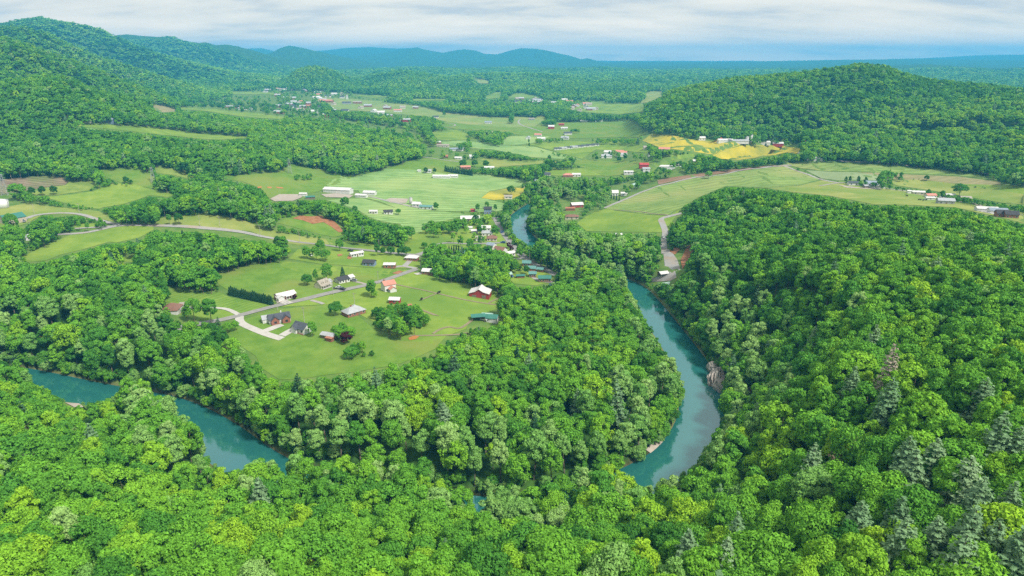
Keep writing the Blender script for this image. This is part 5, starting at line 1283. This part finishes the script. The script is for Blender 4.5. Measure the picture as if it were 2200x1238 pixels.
def rows():
    for px, py, L, W, wh, rise, yaw, wl, rf, wn, hp, kind, lb in HOUSES:
        if kind == 'silo': continue
        s = site(kind, lb, px, py, yaw, kind.replace('_', ' '))
        q = 0.92 if py > 440 else 0.84
        block(s, 0, 0, L*q, W*q, wh, rise*q, wl, rf, hip=bool(hp), wins=wn, door=wn >= 3, both=py > 430)
    silo(883, 439, 1.7, 6.5, 'small grey silo beside the white farm shed')
    silo(1604, 308, 2.7, 9, 'left of the two tall concrete silos under the round hill')
    silo(1612, 308, 2.8, 12, 'right and taller of the two concrete silos under the round hill')
    for k in range(8):
        x = 1198 + k*11.6; s = site('mobile_home', 'white mobile home in the long row across the far fields', x, 322.5 - k*1.25, 8, 'mobile home', 'row of white mobile homes')
        block(s, 0, 0, 12, 6, 2.8, 1.3, 'white', rnd.choice(['rwhite','rgrey','rslate']), wins=2, both=False)
    s = site('water_tank', 'squat white water tank at the left edge', 6, 446, 0, 'tank')
    G().tube((0,0,-1), (0,0,6.6), 5.0, 5.0, 28).build('shell', BM['tank'], s, True)
    G().tube((0,0,6.6), (0,0,7.5), 5.05, .3, 28).build('lid', BM['tank'], s, True); G().box(4.9, 5.3, -.25, .25, 0, 6.6).build('ladder', BM['steel'], s)
    # far town and hamlets
    r = random.Random(21)
    zones = [(26,(570,190,740,214),'in the distant town under the wooded knob','houses of the distant town'),(22,(590,212,720,252),'in the distant town centre','houses of the distant town'),
             (14,(860,196,1000,206),'in the hamlet at the foot of the far wooded hills','houses of the far hamlet'),(14,(1080,214,1230,224),'in the far hamlet below the pasture knoll','houses of the far hamlet'),
             (16,(1200,226,1290,240),'along the far valley road','houses along the far valley road'),(12,(700,226,870,262),'among the far scattered gardens','houses among the far gardens'),(10,(1000,286,1240,302),'beside the far copses','houses among the far copses'),(8,(1290,318,1430,345),'among the trees across the valley','houses across the valley')]
    for n, (x0, y0, x1, y1), where, grp in zones:
        for i in range(n):
            px, py = r.uniform(x0, x1), r.uniform(y0, y1)
            wl, rf, wd = r.choice([('white','rwhite','white'),('white','rgrey','grey-roofed white'),('cream','rtan','tan-roofed'),('brick','rgrey','brick'),('white','rslate','dark-roofed white'),('white','rsalmon','orange-roofed')])
            k = 1.5 if py < 250 else 1.0
            s = site('house', 'small %s house %s' % (wd, where), px, py, r.choice([0, 10, -15, 80]), 'house', grp)
            block(s, 0, 0, r.uniform(10,16)*k, r.uniform(7,9)*k, 3.2*k, 2.2*k, wl, rf)
rows()
# ------------------------------------------------------------------ trees that stand by themselves
def lone(px, py, H, wide, tint, label, shape=0, name='broadleaf_tree', crown=None, trunk=None, group=None, lift=0.0, base=16.0, cat='tree'):
    if lift: x, y, z = (v[0] for v in ground_at(px, py, lift))
    else: x, y, z = spot(px, py)
    t = empty(name, (x, y, z), rnd.uniform(0, 6.28)); s = H/base
    t.scale = (s*wide, s*wide, s)
    for nm, me in (('trunk', trunk or near_trunks[shape]), ('crown', crown or near_crowns[shape])):
        o = link(nm, me, t); o['tint'] = float(tint)
    return tag(t, label, cat, group)
LONE = [
 (660,614,8.5,1.15,.20,'dark round tree left of the cream cottage with dormers',3),(679,608,9.5,.7,.34,'slim pointed tree behind the cream cottage',4),(703,606,13,1.0,.36,'large broad tree behind the cream cottage',0),
 (799,640,12,.85,.38,'tall tree beside the road left of the salmon roof',2),(804,640,5.5,1.1,.62,'lime-green shrub tree left of the salmon roof',3),(795,634,8,.9,.34,'darker tree at the roadside left of the salmon roof',1),
 (722,679,9.5,1.15,.22,'dense round dark tree beside the patched grey roof',3),(455,697,16,.85,.30,'tall tree by the drive of the brown-roofed house',2),(418,692,14,.9,.40,'spreading tree on the lawn of the brown-roofed house',1),(404,690,9,.9,.45,'smaller tree on the lawn of the brown-roofed house',0),
 (672,724,9,.9,.44,'pale green tree at the gable of the white cottage',0),(490,716,7,1.1,.5,'bushy young tree at the lower road bend',3),(506,712,6,1.0,.48,'small bush beside the concrete loop drive',5),
 (1010,541,11,1.05,.32,'large round tree on the village green',0),(1064,508,11,1.0,.30,'dark tree beside the river road houses',3),(1201,606,7,.9,.18,'dark egg-shaped tree at the end of the river road',4),
 (1131,590,7.5,.9,.16,'dark round shrub tree behind the cabins',3),(1107,588,10,.85,.34,'leafy tree left of the cabins',0),(1044,552,8,.9,.46,'light green tree among the village houses',1),(948,540,7,.7,.36,'narrow tree at the lane bend',4),(912,535,6,1.2,.24,'low dark tree beside the lane bend',3),(932,541,7,1.3,.26,'wide low tree on the lane bend',5),
 (1030,506,9,.9,.12,'dark evergreen-looking tree among the village houses',2),(1116,556,10,1.0,.38,'bright tree at the river road junction',1),(1153,566,11,1.0,.36,'tree overhanging the river road',0),
 (811,551,11,.85,.16,'tall dark tree at the left of the roadside row',4),(823,549,7,.9,.14,'second dark tree of the roadside row',3),(840,549,8,1.1,.14,'third dark tree of the roadside row',3),(862,550,8,1.1,.14,'fourth dark tree of the roadside row',3),(874,552,8,1.1,.14,'dark tree at the right of the roadside row',5),
 (40,432,17,1.25,.42,'big bright tree at the left edge above the tank',0),(70,420,9,.95,.06,'left of three dark round trees in the pasture',3),(92,420,10,.95,.06,'middle of three dark round trees in the pasture',3),(117,419,10,.95,.06,'right of three dark round trees in the pasture',3),
 (272,396,9,1.0,.10,'dark tree at the end of the pasture hedge',3),(282,397,6,1.0,.10,'small dark tree past the pasture hedge end',3),
 (248,484,13,.9,.38,'tall tree at the gravel road fork',2),(286,487,14,.9,.40,'tree on the gravel road right of the fork',0),(318,486,10,1.0,.10,'dark leaning tree beside the gravel road',1),(336,486,13,.9,.36,'leafy tree on the upper gravel road',0),(365,484,9,.9,.34,'thin tree above the gravel road',6),(385,484,10,1.0,.08,'dark spreading tree above the gravel road',5),(219,495,11,.75,.44,'slender tree beside the lower gravel road',4),(190,499,8,.8,.46,'small pale tree beside the lower gravel road',6),(172,497,8,.8,.46,'small tree at the start of the lower gravel road',6),
 (30,508,19,.8,.36,'tall full tree below the green-roofed hall',0),(35,548,22,1.1,.42,'huge rounded tree at the left edge of the lime pasture',5),(95,508,15,1.1,.36,'broad tree right of the small grey-roofed house',0),(120,515,14,1.1,.40,'bushy tree at the head of the lime pasture',3),
 (582,566,15,1.0,.50,'tall pale tree at the wood corner by the meadow',1),(565,562,16,.95,.40,'tall tree left of the pale tree at the wood corner',0),(612,548,15,.9,.36,'tree at the roadside wood end',2),(600,538,12,.9,.12,'dark tree at the roadside wood end',3),
 (680,560,11,1.0,.36,'tree in the scrubby garden by the parked cars',0),(700,562,9,1.2,.34,'bushy tree in the scrubby garden',5),(660,556,10,1.0,.38,'tree at the left of the scrubby garden',3),(730,540,10,1.0,.34,'tree above the red earth plot',0),(690,545,11,1.0,.36,'tree at the back of the scrubby garden',1),
 (1522,384,9,1.3,.50,'lone spreading tree on the edge of the green field',5),(2060,423,13,1.45,.24,'large round tree alone in the dry field',5),(1990,389,7,1.2,.08,'dark bush at the end of the field hedge',3),(1994,420,7,.9,.28,'small tree by the red-orange roofed house',3),(2024,423,7,1.0,.22,'dark shrubs left of the large round field tree',3),
 (1816,395,8,.8,.08,'first dark cedar at the field farm',4),(1825,394,8,.8,.08,'second dark cedar at the field farm',4),(1843,396,9,.85,.08,'dark cedar between the field farm houses',4),(1858,398,9,.9,.08,'dark cedar beside the grey field barn',4),
 (954,252,16,.9,.22,'lone tree on the far pasture',0),(1098,267,17,1.0,.22,'tall twin tree on the far pasture',2),(995,361,13,1.15,.16,'left of three dark round trees behind the crop',3),(1020,360,12,1.1,.18,'middle of three dark round trees behind the crop',3),(1044,361,12,1.15,.18,'right of three dark round trees behind the crop',3),
 (915,373,9,1.0,.08,'dark round tree left of the white house behind the crop',3),(934,373,8,.9,.06,'blackish round tree right of the white house behind the crop',3),(937,452,9,.9,.24,'tree right of the teal farmhouse roof',3),(1026,456,9,.85,.26,'left tree beside the two-storey bluish house',0),(1046,449,8,.9,.28,'tree behind the two-storey bluish house',0),(1064,455,8,.8,.26,'right tree beside the two-storey bluish house',0),
 (763,458,8,1.0,.22,'dark shrub tree left of the white mobile home in the crop',3),(856,462,6,1.3,.26,'low shrub right of the dark-roofed house in the crop',5),(742,450,13,1.0,.28,'tall tree at the crop edge above the knoll',0),
 (1098,420,11,1.3,.14,'dark broad tree in the yellow field',5),(1137,318,9,.7,.16,'narrow dark tree in the far crop',4),(1136,310,10,.6,.26,'slim tree between far fields',4),(1180,345,9,.9,.24,'tree at the hedge end in the far fields',3),(1300,345,9,.9,.12,'dark conical tree among far paddocks',4),(1330,350,10,1.0,.10,'dark tree group edge by the far paddocks',3),(1282,346,8,1.0,.08,'blackish tree in the far paddock',3),
]
for a in LONE: lone(*a)
near_purple = leaf_mesh('crown', crown_pts(160, 5.2, 2.0, 14, 40, 70, 0.8), PURPLE)
lone(745,739,7.5,1.25,.5,'dark purple-leaved tree beside the grey-roofed shed',3,'purple_tree',near_purple)
lone(634,643,3.5,1.2,.5,'dark red shrub at the end of the ranch house',3,'purple_shrub',near_purple,cat='shrub')
lone(1093,534,6,1.0,.5,'upper of two dark purple trees by the river road',3,'purple_tree',near_purple)
lone(1099,541,6,1.0,.5,'lower of two dark purple trees by the river road',3,'purple_tree',near_purple)

# ------------------------------------------------------------------ evergreens
cone_crown = leaf_mesh('crown', cone_pts(60, 3.0, 0.2, 16, 900, 0.75), NEEDLE)
cone_trunk = trunk_geo(61, 9, 0.25, 0, 0, True).mesh('trunk', BARK)
def row(p, q, n, H, wide, label, group, name='evergreen_tree', tint=0.02):
    for k in range(n):
        f = k/(n-1); o = lone(p[0]+(q[0]-p[0])*f, p[1]+(q[1]-p[1])*f, H*rnd.uniform(.9,1.12), wide, tint, label, 0, name, cone_crown, cone_trunk, group)
row((494,634),(584,655),24,5.6,1.35,'dark clipped evergreen in the dense row beside the ranch house','evergreen row by the ranch house')
row((957,369),(1013,378),16,8.0,1.2,'blackish conifer in the far windbreak row','far windbreak row')
row((955,556),(986,554),7,9.0,.8,'dark cedar in the line behind the village wood','cedars by the village road')
row((1053,578),(1078,582),6,6.0,1.2,'round dark evergreen in the garden row below the mint roof','garden evergreens')
row((1296,421),(1330,432),7,6.0,.9,'dark cedar around the tall white gabled house','cedars round the gabled house')
lone(737,600,8.5,1.3,.02,'dark conical evergreen behind the white bungalow',0,'evergreen_tree',cone_crown,cone_trunk)
def pines():
    W = [(1831,832,'above the river cliff'),(1909,871,'below the dead grey pine'),(2114,853,'high on the near hill'),(1955,1040,'with a full star-shaped crown on the near hill'),(1945,998,'behind the star-shaped pine'),(2075,1044,'broad-crowned on the near hill'),(1930,1125,'left of the corner pine grove'),(1842,1140,'standing alone left of the pine grove'),(1934,1190,'lowest of the pine grove'),(2005,1168,'in the middle of the pine grove'),(2079,1171,'broad in the corner pine grove'),(2132,1182,'right in the corner pine grove'),(2167,1100,'at the right edge of the pine grove'),(2100,1093,'at the back of the pine grove'),(1743,1012,'small and slim among oaks'),(2143,960,'near the right edge'),(2185,965,'at the right edge'),(2005,1000,'upper of the hillside pines'),(1478,1182,'slim at the bottom centre'),(2081,522,'on the ridge crest'),(2010,583,'below the ridge crest'),(1748,732,'halfway up the ridge'),(1877,742,'left of the dead grey pine'),(955,905,'in the bend wood'),(560,1080,'before the left river pool'),(1560,1205,'near the bottom centre'),(2060,1225,'at the bottom of the pine grove'),(2180,1215,'in the bottom corner')]
    for i, (px, py, w) in enumerate(W):
        lone(px, py, rnd.uniform(17, 21), rnd.uniform(.95, 1.25), rnd.uniform(.55, 1.0), 'grey-green white pine ' + w, 0, 'pine_tree', pine_crowns[i % 3], pine_trunks[i % 3], 'white pines of the near hill', lift=12.0, base=19.0)
    dead = leaf_mesh('crown', pine_pts(77, 3.4, 3.0, 19.0, 0.5, 16, 6, 22), DEADN)
    lone(1911, 800, 23, 1.1, .7, 'tall dead grey pine on the near hill', 0, 'dead_pine', dead, pine_trunks[0], None, lift=14.0, base=19.0)
    dead2 = leaf_mesh('crown', crown_pts(78, 4.2, 3.0, 14, 34, 40, 0.6), DEADN)
    lone(1800, 985, 15, .9, .1, 'brown withered tree among green oaks', 0, 'withered_tree', dead2, None, None, lift=10.0)
    lone(1690, 640, 12, .9, .2, 'brown withered tree high above the river', 0, 'withered_tree', dead2, None, None, lift=10.0)
    lone(185, 640, 13, .9, .7, 'pale leafless-looking tree in the left wood', 0, 'withered_tree', dead2, None, None, lift=10.0)
pines()

# ------------------------------------------------------------------ poles, pylons, vehicles, animals, rocks
def pole(px, py, H, label):
    p = spot(px, py); o = empty('utility_pole', p, rnd.uniform(-.5, .5)); tag(o, label, 'pole', 'utility poles')
    G().tube((0,0,-1), (0,0,H), .17, .12, 6).build('post', BM['stone'], o)
    G().box(-1.1, 1.1, -.07, .07, H-.7, H-.5).build('crossarm', BM['wood'], o)
    for x in (-.95, 0, .95): G().tube((x,0,H-.5), (x,0,H-.25), .06, .05, 5).build('insulator', BM['trim'], o)
for a in [(597,669,10,'pole at the ranch house drive'),(716,634,10,'pole beside the road before the cream cottage'),(654,693,9,'pole behind the white cottage'),(813,611,9,'pole at the road left of the salmon roof'),(762,657,8,'pole behind the patched grey roof'),(74,460,9,'pole beside the lane to the green-roofed hall'),(171,458,9,'pole above the curve of the hall lane'),(273,483,10,'pole at the gravel road trees'),(430,486,9,'pole in the dry pasture, leftmost on the slope'),(473,489,9,'second pole in the dry pasture'),(559,507,9,'pole above the roadside wood'),(644,521,9,'pole above the scrubby garden'),(815,539,9,'pole over the roadside row of dark trees'),(904,576,9,'pole beside the gravel yard'),(67,500,9,'pole behind the small grey-roofed house'),(1138,560,9,'pole by the road junction'),(973,517,8,'pole on the fenced garden edge')]:
    pole(a[0], a[1], a[2], 'wooden utility ' + a[3])
def pylon(px, py, H, label):
    p = spot(px, py); o = empty('pylon', p, R(20)); tag(o, label, 'pylon', 'power line pylons')
    g = G(); w0, w1 = H*.13, H*.025
    at = lambda f, sx, sy: (sx*(w0+(w1-w0)*f), sy*(w0+(w1-w0)*f), H*f)
    for sx in (-1, 1):
        for sy in (-1, 1): g.tube(at(0,sx,sy), at(1,sx,sy), .14, .10, 4)
    for k in range(6):
        a, b = k/6, (k+1)/6
        for s in (-1, 1):
            g.tube(at(a,-1,s), at(b,1,s), .07, .07, 3); g.tube(at(a,1,s), at(b,-1,s), .07, .07, 3); g.tube(at(a,s,-1), at(b,s,1), .07, .07, 3); g.tube(at(a,s,1), at(b,s,-1), .07, .07, 3)
    g.build('tower', BM['steel'], o)
    for z, L in ((.72, .20), (.84, .16), (.95, .12)):
        G().tube((-H*L,0,H*z), (0,0,H*(z+.03)), .08, .12, 4).tube((H*L,0,H*z), (0,0,H*(z+.03)), .08, .12, 4).build('arm', BM['steel'], o)
pylon(12,420,20,'lattice pylon beside the ploughed field at the left edge'); pylon(330,393,17,'lattice pylon on the upper meadow'); pylon(623,373,18,'lattice pylon at the forest corner'); pylon(812,363,18,'lattice pylon above the crop field')
def car(px, py, yaw, col, label, truck=False):
    p = spot(px, py); o = empty('parked_car' if not truck else 'pickup_truck', (p.x, p.y, p.z+.45), R(yaw)); tag(o, label, 'truck' if truck else 'car')
    m = BM.get('car_'+col) or plain('paint_'+col, {'white':(.75,.75,.75),'red':(.5,.03,.03),'blue':(.05,.12,.35),'grey':(.3,.31,.32),'black':(.03,.03,.035)}[col], .3, .05, 1.0, .6); BM['car_'+col] = m
    G().extrude([(-2.2,.35),(2.2,.35),(2.25,.75),(1.3,.95),(-1.9,.98),(-2.25,.8)], -.88, .88).build('body', m, o)
    prof = [(-.2,.95),(1.2,.95),(.7,1.55),(.05,1.55)] if truck else [(-1.7,.95),(1.2,.93),(.55,1.5),(-1.1,1.5)]
    G().extrude(prof, -.74, .74).build('cabin', BM['glass'], o)
    y0, y1 = (.05, .7) if truck else (-1.1, .55)
    G().box(-.72, .72, y0, y1, 1.5, 1.57).build('roof', m, o)
    for sx in (-1, 1):
        for y in (-1.35, 1.4): G().tube((sx*.72, y, .34), (sx*.92, y, .34), .34, .34, 12).build('wheel', BM['tyre'], o)
    for sx in (-.6, .6): G().box(sx-.16, sx+.16, 2.18, 2.27, .55, .7).build('headlight', BM['trim'], o)
for a in [(728,621,70,'white','white car on the dark drive of the cream cottage'),(735,624,62,'black','black car on the dark drive of the cream cottage'),(760,605,80,'grey','grey car beside the white bungalow'),(1079,501,-20,'blue','blue car driving on the river road'),(1081,523,80,'blue','blue car where the lane meets the river road'),(1425,512,0,'white','white truck on the gravel lane',True),(57,473,30,'white','white car beside the green-roofed hall'),(53,478,30,'grey','grey car beside the green-roofed hall'),(1027,494,80,'red','red truck among the village houses',True),(668,551,40,'white','white car parked in the scrubby garden'),(692,545,70,'grey','grey van parked in the scrubby garden'),(753,541,85,'black','dark truck left of the askew mobile home',True),(1040,690,60,'white','white truck between the green-roofed sheds',True),(1097,596,50,'blue','blue car beside the pale green shed')]: car(*a)

def cow_mesh():
    me = bpy.data.meshes.new('body'); bm = bmesh.new(); sk = bm.verts.layers.skin.verify()
    J = {'hip':(-.75,0,1.1,.34,.36),'belly':(0,0,1.02,.38,.42),'chest':(.7,0,1.08,.34,.40),'neck':(1.15,0,1.2,.2,.24),'head':(1.5,0,1.1,.16,.17),'muzzle':(1.8,0,.9,.10,.11),
         'tail':(-1.12,0,1.2,.06,.06),'tail2':(-1.2,0,.6,.04,.04)}
    E = [('hip','belly'),('belly','chest'),('chest','neck'),('neck','head'),('head','muzzle'),('hip','tail'),('tail','tail2')]
    for s, n in ((-1,'l'),(1,'r')):
        J['fk'+n] = (.68,s*.24,.62,.13,.13); J['ff'+n] = (.66,s*.24,.28,.075,.075); J['fh'+n] = (.69,s*.24,.0,.08,.08)
        J['hk'+n] = (-.70,s*.26,.72,.16,.16); J['hh'+n] = (-.92,s*.26,.40,.08,.08); J['hf'+n] = (-.84,s*.26,.0,.08,.08)
        J['ear'+n] = (1.4,s*.32,1.22,.05,.05)
        E += [('chest','fk'+n),('fk'+n,'ff'+n),('ff'+n,'fh'+n),('hip','hk'+n),('hk'+n,'hh'+n),('hh'+n,'hf'+n),('head','ear'+n)]
    V = {}
    for k, (x,y,z,a,b) in J.items():
        v = bm.verts.new((x,y,z)); v[sk].radius = (a,b); V[k] = v
    V['belly'][sk].use_root = True
    for a, b in E: bm.edges.new((V[a], V[b]))
    bm.to_mesh(me); bm.free()
    t = bpy.data.objects.new('cow_build', me); COL.objects.link(t)
    t.modifiers.new('s', 'SKIN'); m = t.modifiers.new('d', 'SUBSURF'); m.levels = 1
    dg = bpy.context.evaluated_depsgraph_get(); out = bpy.data.meshes.new_from_object(t.evaluated_get(dg)); bpy.data.objects.remove(t)
    out.materials.clear(); out.materials.append(BM['black']); out.name = 'cow'
    return out
COW = cow_mesh()
for px, py, lb, gr in [(906,646,'black cow nearer the tree clump in the barn pasture',None),(943,632,'black cow on the worn path in the barn pasture',None),(1948,423,'black cow beside the tiny white hut',None)] + [(x, y, 'black cow grazing left of the grey metal barn', 'cows left of the grey barn') for x, y in ((1975,432),(1983,433),(1990,432))]:
    p = spot(px, py); o = link('cow', COW, None, (p.x, p.y, p.z + .3), rnd.uniform(0, 6.28)); o.scale = (1.15,)*3; tag(o, lb, 'cow', gr)

ROCK = noise_mat('limestone', (0.24,0.20,0.17), (0.55,0.50,0.45), 0.35, 0.95, 8, 0.4, 0.2)
def rock(px, py, sx, sy, sz, label, seed):
    bm = bmesh.new(); bmesh.ops.create_icosphere(bm, subdivisions=4, radius=1.0)
    r = np.random.default_rng(seed); o3 = r.uniform(0, 50, 3)
    for v in bm.verts:
        c = np.array(v.co); n = fbm(np.array([c[0]*2.2+c[2]*.9+o3[0]]), np.array([c[1]*2.2-c[2]*1.3+o3[1]]), 4, ridged=True)[0]
        k = 1 + .38*(n-.2); v.co = Vector((round(c[0]*k*2.5)/2.5*.35 + c[0]*k*.65, c[1]*k, c[2]*k))
        v.co.x *= sx; v.co.y *= sy; v.co.z *= sz
    me = bpy.data.meshes.new('rock'); bm.to_mesh(me); bm.free(); me.materials.append(ROCK)
    p = spot(px, py); o = link('rock_outcrop', me, None, (p.x, p.y, p.z + sz*.35), r.uniform(0, 6)); tag(o, label, 'rock')
rock(1540,822,3.5,6.5,5.5,'pale limestone cliff at the water below the ridge',1); rock(1549,838,3,4,3.5,'lower limestone block of the river cliff',2); rock(1531,798,2.5,3.5,3.5,'upper limestone block of the river cliff',3); rock(1605,840,3,3,4.5,'grey rock face showing through the ridge wood',4)
drape('gravel_bar', 'tan', [(1388,968),(1402,950),(1424,944),(1432,952),(1415,968),(1398,975)], lift=.2); drape('gravel_bar', 'track', [(1340,1046),(1360,1030),(1385,1022),(1388,1030),(1362,1046)], lift=.2); drape('gravel_bar', 'tan', [(140,866),(170,868),(180,876),(160,876)], lift=.2)
# riverside pavilion and its tables
s = site('pavilion', 'white-roofed open pavilion on the gravel lot by the river', 1424, 594, 20, 'pavilion'); block(s, 0, 0, 6, 5, 2.6, 1.0, 'wood', 'rwhite', open_side=True)
s = site('shed', 'long pale green boat shed at the river landing', 1428, 616, 24, 'shed'); block(s, 0, 0, 7.5, 3.2, 2.0, .8, 'wood', 'rmint')
s = site('shed', 'small white-roofed shelter among the pale riverside trees', 1329, 510, 0, 'shed'); block(s, 0, 0, 5, 4, 2.6, .9, 'white', 'rwhite', open_side=True)
for px, py, c, lb in ((1262,541,'red','red kayak trailer box in the riverside wood'),(1225,533,'rblue','blue-roofed hut in the riverside wood')):
    s = site('hut', lb, px, py, 10, 'hut'); block(s, 0, 0, 4, 3, 2.0, .7, 'white', c if c.startswith('r') and c != 'red' else 'rred')
# ------------------------------------------------------------------ air
def haze():
    m, t, nd, L = new_mat('haze')
    out = nd('ShaderNodeOutputMaterial'); v = nd('ShaderNodeVolumePrincipled')
    v.inputs['Color'].default_value = (0.09, 0.52, 1.0, 1); v.inputs['Density'].default_value = 1.35e-4; v.inputs['Anisotropy'].default_value = 0.0
    L(v.outputs[0], out.inputs['Volume'])
    g = G().box(-15900, 15900, -15900, 15900, -12, 392)
    o = g.build('haze', m); tag(o, 'pale blue air between the camera and the mountains', 'haze', kind='stuff')
haze()
